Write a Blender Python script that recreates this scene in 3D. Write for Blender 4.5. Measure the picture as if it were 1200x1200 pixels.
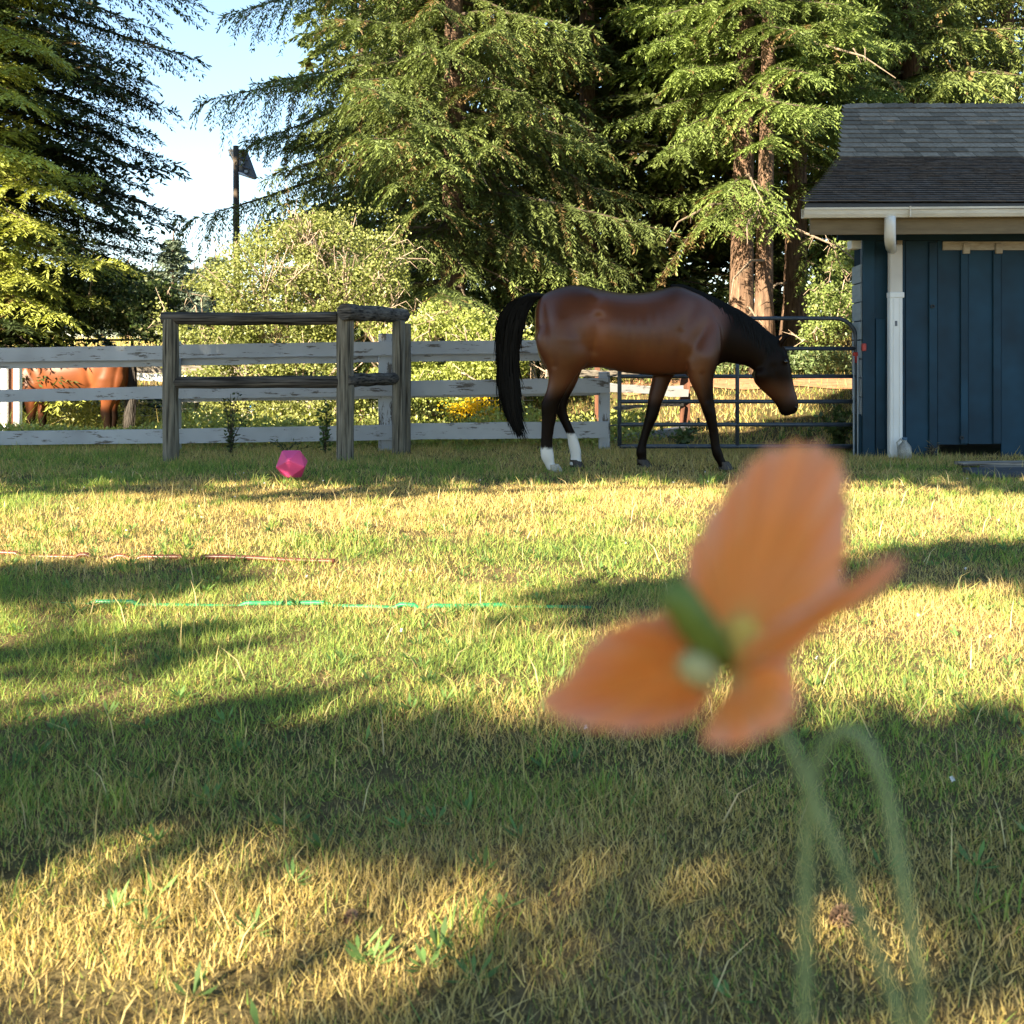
import bpy, bmesh, math, random
import numpy as np
from mathutils import Vector, Matrix

for o in list(bpy.data.objects):
    bpy.data.objects.remove(o)
rng = np.random.default_rng(7)
random.seed(7)
SC = bpy.context.scene
COL = SC.collection

# ---------------------------------------------------------------- camera
CAMZ, FPX, HOR = 1.07, 1178.0, 409.0
cam = bpy.data.cameras.new('camera')
cam.sensor_width = 36.0
cam.lens = FPX / 1200 * 36
cam.shift_y = -(600 - HOR) / 1200
cam.clip_start, cam.clip_end = 0.02, 2000
cam.dof.use_dof = True
cam.dof.focus_distance = 8.5
cam.dof.aperture_fstop = 8.3
camo = bpy.data.objects.new('camera', cam)
COL.objects.link(camo)
camo.location = (0, 0, CAMZ)
camo.rotation_euler = (math.radians(90), 0, 0)
SC.camera = camo

# ---------------------------------------------------------------- sky, sun, exposure
SUN_EL = math.radians(26)
SH = Vector((0.66, 0.75, 0)).normalized()          # the way shadows fall on the ground
world = bpy.data.worlds.new('World')
SC.world = world
world.use_nodes = True
wn = world.node_tree
sky = wn.nodes.new('ShaderNodeTexSky')
sky.sky_type = 'NISHITA'
sky.sun_disc = False
sky.sun_elevation = SUN_EL
sky.sun_rotation = math.atan2(-SH.x, -SH.y)
sky.air_density, sky.dust_density, sky.ozone_density = 1.0, 0.1, 2.0
gam = wn.nodes.new('ShaderNodeGamma')
gam.inputs[1].default_value = 0.58
wn.links.new(sky.outputs[0], gam.inputs[0])
hsv = wn.nodes.new('ShaderNodeHueSaturation')
hsv.inputs['Saturation'].default_value = 1.35
wn.links.new(gam.outputs[0], hsv.inputs['Color'])
wn.links.new(hsv.outputs[0], wn.nodes['Background'].inputs[0])
wn.nodes['Background'].inputs[1].default_value = 0.117
sun = bpy.data.lights.new('sun', 'SUN')
sun.energy = 5.0
sun.angle = math.radians(0.5)
sun.color = (1.0, 0.86, 0.62)
suno = bpy.data.objects.new('sun', sun)
COL.objects.link(suno)
sdir = Vector((SH.x * math.cos(SUN_EL), SH.y * math.cos(SUN_EL), -math.sin(SUN_EL)))
suno.rotation_euler = sdir.to_track_quat('-Z', 'Y').to_euler()
suno.location = (-20, -10, 20)
SC.view_settings.view_transform = 'Standard'
SC.view_settings.look = 'None'
SC.view_settings.exposure = 2.65
SC.view_settings.gamma = 1
SC.view_settings.use_curve_mapping = False
SC.render.engine = 'CYCLES'
SC.cycles.use_denoising = True
SC.cycles.use_adaptive_sampling = False
SC.cycles.max_bounces = 6
SC.cycles.diffuse_bounces = 3
SC.cycles.glossy_bounces = 2
SC.cycles.transmission_bounces = 5
SC.cycles.transparent_max_bounces = 6


# ---------------------------------------------------------------- helpers
def P(px, py, Y):
    """The point of depth Y that stands at this place in the photograph (1200 px frame)."""
    return Vector(((px - 600) / FPX * Y, Y, CAMZ - (py - HOR) / FPX * Y))


def tag(o, label=None, cat=None, group=None, kind=None):
    if label: o['label'] = label
    if cat: o['category'] = cat
    if group: o['group'] = group
    if kind: o['kind'] = kind
    return o


def thing(name, loc, label, cat, group=None):
    o = bpy.data.objects.new(name, None)
    o.empty_display_size = 0.1
    COL.objects.link(o)
    o.location = loc
    return tag(o, label, cat, group)


def wloc(p):
    v = Vector((0, 0, 0))
    while p is not None:
        v += p.location
        p = p.parent
    return v


def link(name, me, parent=None, mat=None):
    if mat is not None and not me.materials:
        me.materials.append(mat)
    o = bpy.data.objects.new(name, me)
    COL.objects.link(o)
    if parent is not None:
        o.parent = parent
    return o


class MB:
    """collects faces in world coordinates; build() links them as one mesh object"""
    def __init__(s):
        s.v, s.f = [], []

    def add(s, vs, fs):
        n = len(s.v)
        s.v += [tuple(v) for v in vs]
        s.f += [tuple(i + n for i in f) for f in fs]
        return s

    def box(s, c, sx, sy, sz, rz=0.0, R=None):
        M = R if R is not None else Matrix.Rotation(rz, 3, 'Z')
        c = Vector(c)
        vs = [c + M @ Vector((x * sx / 2, y * sy / 2, z * sz / 2)) for x in (-1, 1) for y in (-1, 1) for z in (-1, 1)]
        return s.add(vs, [(0, 1, 3, 2), (4, 6, 7, 5), (0, 4, 5, 1), (2, 3, 7, 6), (0, 2, 6, 4), (1, 5, 7, 3)])

    def beam(s, a, b, w, h, jit=0.0, n=1, up=(0, 0, 1)):
        """board from a to b: w across (thickness), h high; jit roughens the long edges"""
        a, b = Vector(a), Vector(b)
        d = (b - a).normalized()
        up = Vector(up)
        t = d.cross(up).normalized()
        u = t.cross(d).normalized()
        rings = []
        for i in range(n + 1):
            c = a.lerp(b, i / n)
            e = [random.uniform(-jit, jit) for _ in range(4)]
            rings.append([c - t * w / 2 - u * (h / 2 + e[0]), c + t * w / 2 - u * (h / 2 + e[1]),
                          c + t * w / 2 + u * (h / 2 + e[2]), c - t * w / 2 + u * (h / 2 + e[3])])
        vs = [v for r in rings for v in r]
        fs = [(0, 1, 2, 3), tuple(4 * n + k for k in (3, 2, 1, 0))]
        for i in range(n):
            for k in range(4):
                k2 = (k + 1) % 4
                fs.append((4 * i + k, 4 * i + 4 + k, 4 * i + 4 + k2, 4 * i + k2))
        return s.add(vs, fs)

    def tube(s, pts, rad, n=8, cap=True, jit=0.0, sq=None):
        pts = [Vector(p) for p in pts]
        if not hasattr(rad, '__len__'):
            rad = [rad] * len(pts)
        prev = None
        vs, fs = [], []
        for i, p in enumerate(pts):
            d = (pts[min(i + 1, len(pts) - 1)] - pts[max(i - 1, 0)])
            d = d.normalized() if d.length > 1e-9 else Vector((0, 0, 1))
            if prev is None:
                ref = Vector((0, 0, 1)) if abs(d.z) < 0.9 else Vector((1, 0, 0))
                u = d.cross(ref).normalized()
            else:
                u = (prev - d * prev.dot(d)).normalized()
            prev = u
            w = d.cross(u)
            for k in range(n):
                a = 2 * math.pi * k / n
                r = rad[i] * (1 + random.uniform(-jit, jit))
                vs.append(p + u * math.cos(a) * r + w * math.sin(a) * r * (sq or 1))
        for i in range(len(pts) - 1):
            for k in range(n):
                k2 = (k + 1) % n
                fs.append((i * n + k, i * n + k2, (i + 1) * n + k2, (i + 1) * n + k))
        if cap:
            fs.append(tuple(range(n - 1, -1, -1)))
            fs.append(tuple((len(pts) - 1) * n + k for k in range(n)))
        return s.add(vs, fs)

    def loft(s, rings):
        """rings: (centre, half vector u, half vector v)"""
        n = 40
        vs, fs = [], []
        for c, u, v in rings:
            for k in range(n):
                a = 2 * math.pi * k / n
                vs.append(c + u * math.cos(a) + v * math.sin(a))
        for i in range(len(rings) - 1):
            for k in range(n):
                k2 = (k + 1) % n
                fs.append((i * n + k, i * n + k2, (i + 1) * n + k2, (i + 1) * n + k))
        fs.append(tuple(range(n - 1, -1, -1)))
        fs.append(tuple((len(rings) - 1) * n + k for k in range(n)))
        return s.add(vs, fs)

    def mesh(s, name, parent=None):
        off = wloc(parent) if parent is not None else Vector((0, 0, 0))
        me = bpy.data.meshes.new(name)
        me.from_pydata([(v[0] - off.x, v[1] - off.y, v[2] - off.z) for v in s.v], [], s.f)
        bm = bmesh.new()
        bm.from_mesh(me)
        bmesh.ops.recalc_face_normals(bm, faces=bm.faces)
        bm.to_mesh(me)
        bm.free()
        return me

    def build(s, name, mat, parent=None, smooth=False, bevel=0.0):
        me = s.mesh(name, parent)
        if smooth:
            me.polygons.foreach_set('use_smooth', [True] * len(me.polygons))
        o = link(name, me, parent, mat)
        if bevel:
            m = o.modifiers.new('bevel', 'BEVEL')
            m.width, m.segments, m.limit_method = bevel, 1, 'ANGLE'
        return o


def np_mesh(name, V, F, mat, parent=None, col=None, tris=None, smooth=False):
    """big mesh straight from arrays: V (n,3), F (m,4) quads and/or tris (k,3); col one colour per face"""
    off = wloc(parent) if parent is not None else Vector((0, 0, 0))
    V = np.asarray(V, np.float32) - np.array(off, np.float32)
    me = bpy.data.meshes.new(name)
    nq = 0 if F is None else len(F)
    nt = 0 if tris is None else len(tris)
    loops = np.concatenate(([F.reshape(-1)] if nq else []) + ([tris.reshape(-1)] if nt else [])).astype(np.int32)
    starts = np.concatenate([np.arange(nq) * 4, nq * 4 + np.arange(nt) * 3]).astype(np.int32)
    me.vertices.add(len(V)); me.vertices.foreach_set('co', V.reshape(-1))
    me.loops.add(len(loops)); me.loops.foreach_set('vertex_index', loops)
    me.polygons.add(nq + nt); me.polygons.foreach_set('loop_start', starts)
    if smooth:
        me.polygons.foreach_set('use_smooth', np.ones(nq + nt, bool))
    me.update(calc_edges=True)
    if col is not None:
        a = me.attributes.new('col', 'FLOAT_COLOR', 'FACE')
        c = np.ones((nq + nt, 4), np.float32); c[:, :3] = col
        a.data.foreach_set('color', c.reshape(-1))
    return link(name, me, parent, mat)


def nrm(a):
    return a / np.maximum(np.linalg.norm(a, axis=-1, keepdims=True), 1e-9)


def kites(pos, d, side_ref, L, W, fold=0.0, mid=0.45):
    """leaf or twig quads: base, left, tip, right"""
    d = nrm(d)
    s = nrm(np.cross(d, side_ref))
    n = np.cross(s, d)
    L = np.asarray(L).reshape(-1, 1); W = np.asarray(W).reshape(-1, 1)
    V = np.empty((len(pos), 4, 3))
    V[:, 0] = pos
    V[:, 1] = pos + d * L * mid + s * W / 2 - n * W * fold
    V[:, 2] = pos + d * L
    V[:, 3] = pos + d * L * mid - s * W / 2 - n * W * fold
    F = np.arange(len(pos) * 4).reshape(-1, 4)
    return V.reshape(-1, 3), F


def rand_dirs(n):
    return nrm(rng.normal(size=(n, 3)))


def vnoise(x, y, seed=0):
    r = np.random.default_rng(seed).random((64, 64))
    xi, yi = np.floor(x).astype(int), np.floor(y).astype(int)
    fx, fy = x - xi, y - yi
    fx, fy = fx * fx * (3 - 2 * fx), fy * fy * (3 - 2 * fy)
    g = lambda a, b: r[a % 64, b % 64]
    return (g(xi, yi) * (1 - fx) + g(xi + 1, yi) * fx) * (1 - fy) + (g(xi, yi + 1) * (1 - fx) + g(xi + 1, yi + 1) * fx) * fy


def sstep(a, b, x):
    t = np.clip((x - a) / (b - a), 0, 1)
    return t * t * (3 - 2 * t)


# ---------------------------------------------------------------- materials
def mat_new(name):
    m = bpy.data.materials.new(name)
    m.use_nodes = True
    return m, m.node_tree.nodes, m.node_tree.links, m.node_tree.nodes['Principled BSDF']


def ramp(N, stops):
    r = N.new('ShaderNodeValToRGB')
    cr = r.color_ramp
    while len(cr.elements) < len(stops):
        cr.elements.new(0.5)
    for e, (p, c) in zip(cr.elements, stops):
        e.position = p
        e.color = (*c, 1)
    return r


def mat_leaf(name, rough=0.6, trans=0.35, spec=0.25):
    """leaves, needles, blades: colour from the face attribute, a part of the light passes through"""
    m, N, L, b = mat_new(name)
    a = N.new('ShaderNodeAttribute'); a.attribute_name = 'col'
    L.new(a.outputs['Color'], b.inputs['Base Color'])
    b.inputs['Roughness'].default_value = rough
    b.inputs['Specular IOR Level'].default_value = spec
    t = N.new('ShaderNodeBsdfTranslucent')
    h = N.new('ShaderNodeHueSaturation'); h.inputs['Saturation'].default_value = 1.15; h.inputs['Value'].default_value = 1.25
    L.new(a.outputs['Color'], h.inputs['Color']); L.new(h.outputs[0], t.inputs['Color'])
    mx = N.new('ShaderNodeMixShader'); mx.inputs[0].default_value = trans
    L.new(b.outputs[0], mx.inputs[1]); L.new(t.outputs[0], mx.inputs[2])
    L.new(mx.outputs[0], N['Material Output'].inputs[0])
    return m


def mat_noise(name, stops, scale=(1, 1, 1), nscale=8.0, rough=0.7, bump=0.3, bdist=0.01, detail=6, spec=0.3, metal=0.0, dist=0.0, rnd=0.0, crack=None):
    """colour from noise stretched along the grain, with bump; rnd varies the value per object"""
    m, N, L, b = mat_new(name)
    tc = N.new('ShaderNodeTexCoord'); mp = N.new('ShaderNodeMapping'); mp.inputs['Scale'].default_value = scale
    L.new(tc.outputs['Object'], mp.inputs[0])
    oi = N.new('ShaderNodeObjectInfo')
    ad = N.new('ShaderNodeVectorMath'); ad.operation = 'MULTIPLY_ADD'
    L.new(oi.outputs['Random'], ad.inputs[0]); ad.inputs[1].default_value = (17, 31, 23); L.new(mp.outputs[0], ad.inputs[2])
    no = N.new('ShaderNodeTexNoise'); no.inputs['Scale'].default_value = nscale; no.inputs['Detail'].default_value = detail
    no.inputs['Roughness'].default_value = 0.65; no.inputs['Distortion'].default_value = dist
    L.new(ad.outputs[0], no.inputs['Vector'])
    r = ramp(N, stops)
    L.new(no.outputs[0], r.inputs[0])
    out = r.outputs[0]
    if rnd:
        h = N.new('ShaderNodeHueSaturation')
        mr = N.new('ShaderNodeMapRange'); mr.inputs[3].default_value = 1 - rnd; mr.inputs[4].default_value = 1 + rnd
        L.new(oi.outputs['Random'], mr.inputs[0]); L.new(mr.outputs[0], h.inputs['Value']); L.new(out, h.inputs['Color'])
        out = h.outputs[0]
    if crack:
        mp2 = N.new('ShaderNodeMapping'); mp2.inputs['Scale'].default_value = crack
        L.new(tc.outputs['Object'], mp2.inputs[0])
        n2 = N.new('ShaderNodeTexNoise'); n2.inputs['Scale'].default_value = 1.0; n2.inputs['Detail'].default_value = 3
        L.new(mp2.outputs[0], n2.inputs['Vector'])
        r2 = ramp(N, [(0.36, (0.16, 0.15, 0.14)), (0.47, (0.85, 0.85, 0.85)), (0.66, (1.25, 1.22, 1.18))])
        L.new(n2.outputs[0], r2.inputs[0])
        mm_ = N.new('ShaderNodeMixRGB'); mm_.blend_type = 'MULTIPLY'; mm_.inputs[0].default_value = 1.0
        L.new(out, mm_.inputs[1]); L.new(r2.outputs[0], mm_.inputs[2])
        out = mm_.outputs[0]
    L.new(out, b.inputs['Base Color'])
    b.inputs['Roughness'].default_value = rough
    b.inputs['Specular IOR Level'].default_value = spec
    b.inputs['Metallic'].default_value = metal
    if bump:
        bp = N.new('ShaderNodeBump'); bp.inputs['Strength'].default_value = bump; bp.inputs['Distance'].default_value = bdist
        L.new(no.outputs[0], bp.inputs['Height']); L.new(bp.outputs[0], b.inputs['Normal'])
    return m


def mat_paint(name, paint, wood, amount=0.5, scale=(3, 3, 9), streak=(1.2, 1.2, 14), rough=0.6, var=0.12):
    """old paint: flaked where noise is high, grain lines, stains, slightly different on each board"""
    m, N, L, b = mat_new(name)
    tc = N.new('ShaderNodeTexCoord'); oi = N.new('ShaderNodeObjectInfo')
    def noise(sc, nscale, detail=5):
        mp = N.new('ShaderNodeMapping'); mp.inputs['Scale'].default_value = sc
        L.new(tc.outputs['Object'], mp.inputs[0])
        ad = N.new('ShaderNodeVectorMath'); ad.operation = 'MULTIPLY_ADD'
        L.new(oi.outputs['Random'], ad.inputs[0]); ad.inputs[1].default_value = (13, 37, 29); L.new(mp.outputs[0], ad.inputs[2])
        n = N.new('ShaderNodeTexNoise'); n.inputs['Scale'].default_value = nscale; n.inputs['Detail'].default_value = detail
        n.inputs['Roughness'].default_value = 0.7
        L.new(ad.outputs[0], n.inputs['Vector'])
        return n
    n1 = noise(scale, 1.6, 8)
    n2 = noise(streak, 4.0, 4)
    n3 = noise((1, 1, 1), 1.3, 3)
    mul = N.new('ShaderNodeMath'); mul.operation = 'MULTIPLY_ADD'; mul.inputs[1].default_value = 0.35
    L.new(n2.outputs[0], mul.inputs[0]); L.new(n1.outputs[0], mul.inputs[2])
    r = ramp(N, [(amount + 0.30, (0, 0, 0)), (amount + 0.34, (1, 1, 1))])
    L.new(mul.outputs[0], r.inputs[0])
    st = ramp(N, [(0.3, tuple(c * (1 - var * 2.2) for c in paint)), (0.7, tuple(min(1, c * (1 + var)) for c in paint))])
    L.new(n3.outputs[0], st.inputs[0])
    w = ramp(N, [(0.3, tuple(c * 0.5 for c in wood)), (0.7, wood)])
    L.new(n2.outputs[0], w.inputs[0])
    mx = N.new('ShaderNodeMixRGB')
    L.new(r.outputs[0], mx.inputs[0]); L.new(st.outputs[0], mx.inputs[1]); L.new(w.outputs[0], mx.inputs[2])
    L.new(mx.outputs[0], b.inputs['Base Color'])
    b.inputs['Roughness'].default_value = rough
    b.inputs['Specular IOR Level'].default_value = 0.3
    bp = N.new('ShaderNodeBump'); bp.inputs['Strength'].default_value = 0.35; bp.inputs['Distance'].default_value = 0.004
    L.new(mul.outputs[0], bp.inputs['Height']); L.new(bp.outputs[0], b.inputs['Normal'])
    return m


def mat_plain(name, col, rough=0.5, spec=0.5, metal=0.0, **kw):
    m, N, L, b = mat_new(name)
    no = N.new('ShaderNodeTexNoise'); no.inputs['Scale'].default_value = kw.get('nscale', 14)
    tc = N.new('ShaderNodeTexCoord'); L.new(tc.outputs['Object'], no.inputs['Vector'])
    v = kw.get('var', 0.15)
    r = ramp(N, [(0.3, tuple(c * (1 - v) for c in col)), (0.7, tuple(min(1, c * (1 + v)) for c in col))])
    L.new(no.outputs[0], r.inputs[0]); L.new(r.outputs[0], b.inputs['Base Color'])
    b.inputs['Roughness'].default_value = rough
    b.inputs['Specular IOR Level'].default_value = spec
    b.inputs['Metallic'].default_value = metal
    return m


M_needle = mat_leaf('needles', 0.55, 0.30)
M_leaf = mat_leaf('leaves', 0.45, 0.38, 0.35)
M_grass = mat_leaf('grass_blades', 0.6, 0.42, 0.25)
M_bark = mat_noise('bark', [(0.3, (0.035, 0.022, 0.015)), (0.55, (0.14, 0.085, 0.055)), (0.75, (0.26, 0.17, 0.115))],
                   (9, 9, 1.3), 2.5, 0.9, 1.0, 0.03)
M_limb = mat_noise('limb_bark', [(0.3, (0.03, 0.022, 0.016)), (0.7, (0.10, 0.075, 0.052))], (6, 6, 6), 3, 0.9, 0.5)
M_twig = mat_noise('dry_twig', [(0.3, (0.10, 0.075, 0.055)), (0.7, (0.27, 0.21, 0.155))], (6, 6, 6), 3, 0.9, 0.2)
M_cane = mat_noise('bramble_cane', [(0.3, (0.20, 0.14, 0.10)), (0.7, (0.42, 0.33, 0.25))], (6, 6, 6), 3, 0.9, 0.2)
M_white = mat_paint('old_white_paint', (0.40, 0.41, 0.42), (0.14, 0.12, 0.10), 0.45, (2.2, 3, 9), (1.0, 3, 22))
M_white_post = mat_paint('old_white_post_paint', (0.38, 0.39, 0.40), (0.14, 0.12, 0.10), 0.42, (6, 6, 2), (18, 18, 1.2))
M_whiteclean = mat_paint('white_enamel', (0.74, 0.74, 0.72), (0.25, 0.18, 0.12), 0.72, (4, 4, 4), (12, 12, 2), 0.35, 0.05)
M_timber = mat_noise('weathered_log', [(0.25, (0.06, 0.052, 0.04)), (0.5, (0.15, 0.135, 0.105)), (0.8, (0.29, 0.26, 0.205))],
                     (12, 12, 1.1), 2.2, 0.9, 0.8, 0.012, rnd=0.15, crack=(55, 55, 1.6))
M_timber_h = mat_noise('weathered_log_lying', [(0.25, (0.025, 0.022, 0.02)), (0.5, (0.085, 0.075, 0.065)), (0.8, (0.20, 0.18, 0.155))],
                       (1.1, 3, 14), 2.2, 0.9, 0.8, 0.012, rnd=0.15, crack=(2.2, 14, 60))
M_plank = mat_noise('grey_plank', [(0.3, (0.10, 0.085, 0.07)), (0.7, (0.30, 0.265, 0.225))], (1.2, 8, 14), 2.0, 0.9, 0.5, 0.006, rnd=0.2, crack=(2.2, 20, 60))
M_rust = mat_noise('brown_post', [(0.3, (0.06, 0.025, 0.015)), (0.7, (0.20, 0.085, 0.05))], (8, 8, 2), 2.0, 0.9, 0.4, rnd=0.2)


# ---------------------------------------------------------------- ground
def terrain(x, y):
    x = np.asarray(x, float); y = np.asarray(y, float)
    s = sstep(-1.5, 2.8, x)
    left = -0.55 * sstep(11.2, 14.8, y) + 2.0 * sstep(19, 52, y)
    right = 0.62 * sstep(12.0, 19.5, y) + 0.85 * sstep(21, 52, y)
    far = 1.0 * sstep(50, 200, y)
    bumps = (vnoise(x * 0.9 + 9, y * 0.9 + 9, 3) - 0.5) * 0.025
    return left * (1 - s) + right * s + far + bumps


def make_ground():
    xs = np.unique(np.concatenate([np.linspace(-400, -30, 24), np.linspace(-30, -9, 40), np.linspace(-9, 9, 80), np.linspace(9, 30, 40), np.linspace(30, 400, 24)]))
    ys = np.unique(np.concatenate([np.linspace(-200, -6, 24), np.linspace(-6, 1, 20), np.linspace(1, 13, 80), np.linspace(13, 40, 60), np.linspace(40, 900, 50)]))
    X, Y = np.meshgrid(xs, ys)
    V = np.stack([X, Y, terrain(X, Y)], -1).reshape(-1, 3)
    nx = len(xs)
    i = np.arange(len(ys) - 1)[:, None] * nx + np.arange(nx - 1)[None]
    F = np.stack([i, i + 1, i + nx + 1, i + nx], -1).reshape(-1, 4)
    m, N, L, b = mat_new('lawn_soil')
    tc = N.new('ShaderNodeTexCoord')
    n1 = N.new('ShaderNodeTexNoise'); n1.inputs['Scale'].default_value = 0.8; n1.inputs['Detail'].default_value = 8
    n2 = N.new('ShaderNodeTexNoise'); n2.inputs['Scale'].default_value = 60; n2.inputs['Detail'].default_value = 4
    L.new(tc.outputs['Object'], n1.inputs['Vector']); L.new(tc.outputs['Object'], n2.inputs['Vector'])
    r1 = ramp(N, [(0.35, (0.075, 0.072, 0.028)), (0.5, (0.13, 0.10, 0.045)), (0.68, (0.19, 0.13, 0.07))])
    r2 = ramp(N, [(0.3, (0.35, 0.32, 0.3)), (0.7, (1, 1, 1))])
    L.new(n1.outputs[0], r1.inputs[0]); L.new(n2.outputs[0], r2.inputs[0])
    mx = N.new('ShaderNodeMixRGB'); mx.blend_type = 'MULTIPLY'; mx.inputs[0].default_value = 0.9
    L.new(r1.outputs[0], mx.inputs[1]); L.new(r2.outputs[0], mx.inputs[2])
    L.new(mx.outputs[0], b.inputs['Base Color'])
    b.inputs['Roughness'].default_value = 0.95; b.inputs['Specular IOR Level'].default_value = 0.1
    bp = N.new('ShaderNodeBump'); bp.inputs['Strength'].default_value = 0.6; bp.inputs['Distance'].default_value = 0.02
    L.new(n2.outputs[0], bp.inputs['Height']); L.new(bp.outputs[0], b.inputs['Normal'])
    tag(np_mesh('ground', V, F, m, smooth=True), kind='structure')
    # bare reddish earth behind the gate
    xs = np.linspace(1.9, 7.2, 40); ys = np.linspace(16.4, 17.7, 16)
    X, Y = np.meshgrid(xs, ys)
    X = X + (vnoise(X * 2, Y * 2, 5) - 0.5) * 0.3; Y = Y + (vnoise(X * 1.3, Y * 1.3, 6) - 0.5) * 1.0
    V = np.stack([X, Y, terrain(X, Y) + 0.02], -1).reshape(-1, 3)
    i = np.arange(15)[:, None] * 40 + np.arange(39)[None]
    F = np.stack([i, i + 1, i + 41, i + 40], -1).reshape(-1, 4)
    md = mat_noise('bare_earth', [(0.3, (0.20, 0.09, 0.045)), (0.7, (0.40, 0.22, 0.12))], (1, 1, 1), 5, 0.95, 0.6, 0.03)
    tag(np_mesh('bare_earth', V, F, md, smooth=True), kind='structure')


make_ground()

STRAW = np.array([[0.56, 0.45, 0.20], [0.48, 0.38, 0.16], [0.62, 0.52, 0.28], [0.42, 0.33, 0.18], [0.54, 0.41, 0.21]])
GREEN = np.array([[0.24, 0.33, 0.07], [0.18, 0.28, 0.06], [0.34, 0.39, 0.09], [0.13, 0.22, 0.06], [0.28, 0.32, 0.09]])


def blades(X, Y, h, w, lean, col, bend=0.18, seg=2, z0=None):
    n = len(X)
    a = rng.random(n) * 2 * np.pi
    f = np.stack([np.cos(a), np.sin(a), np.zeros(n)], -1)
    b = rng.random(n) * 2 * np.pi
    s = np.stack([np.cos(b), np.sin(b), np.zeros(n)], -1)
    z = terrain(X, Y) if z0 is None else z0
    p = np.stack([X, Y, z - 0.004], -1)
    h = h[:, None]; w = w[:, None]; lean = lean[:, None]
    up = np.array([[0, 0, 1.0]])
    m = p + up * h * 0.55 + f * lean * h * 0.35
    t = p + up * h * (1 - bend * lean) + f * lean * h
    if seg == 2:
        V = np.stack([p - s * w / 2, p + s * w / 2, m + s * w * 0.4, m - s * w * 0.4, t], 1).reshape(-1, 3)
        k = np.arange(n)[:, None] * 5
        return V, k + np.array([[0, 1, 2, 3]]), k + np.array([[3, 2, 4]]), np.concatenate([col, col])
    V = np.stack([p - s * w / 2, p + s * w / 2, t], 1).reshape(-1, 3)
    return V, None, np.arange(n * 3).reshape(-1, 3), col


def grass_cols(X, Y, dry):
    n = len(X)
    isdry = rng.random(n) < dry
    c = np.where(isdry[:, None], STRAW[rng.integers(0, 5, n)] * np.array([1.02, 0.99, 0.78]), GREEN[rng.integers(0, 5, n)])
    return c * rng.uniform(0.7, 1.25, (n, 1)), isdry


def lawn_dry(X, Y):
    big = vnoise(X * 0.55 + 3, Y * 0.9 + 1, 11)
    sm = vnoise(X * 2.3, Y * 2.9, 12)
    d = 0.24 + 0.54 * sstep(4.6, 6.2, Y) + 0.50 * sstep(2.5, 1.9, Y) + 0.12 * sstep(3.1, 2.4, Y) + sstep(8.0, 9.0, Y) * (-0.12 + 0.30 * sstep(-1.2, 0.4, X))
    return np.clip(d + (big - 0.5) * 1.0 + (sm - 0.5) * 0.9, 0.05, 0.95)


def zone(y0, y1, dens, hx=0.62, pad=0.6):
    A = (hx * (y1 * y1 - y0 * y0) + 2 * pad * (y1 - y0))
    n = int(A * dens)
    Y = np.sqrt(rng.random(n) * (y1 * y1 - y0 * y0) + y0 * y0)
    X = (rng.random(n) * 2 - 1) * (hx * Y + pad)
    return X, Y


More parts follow.
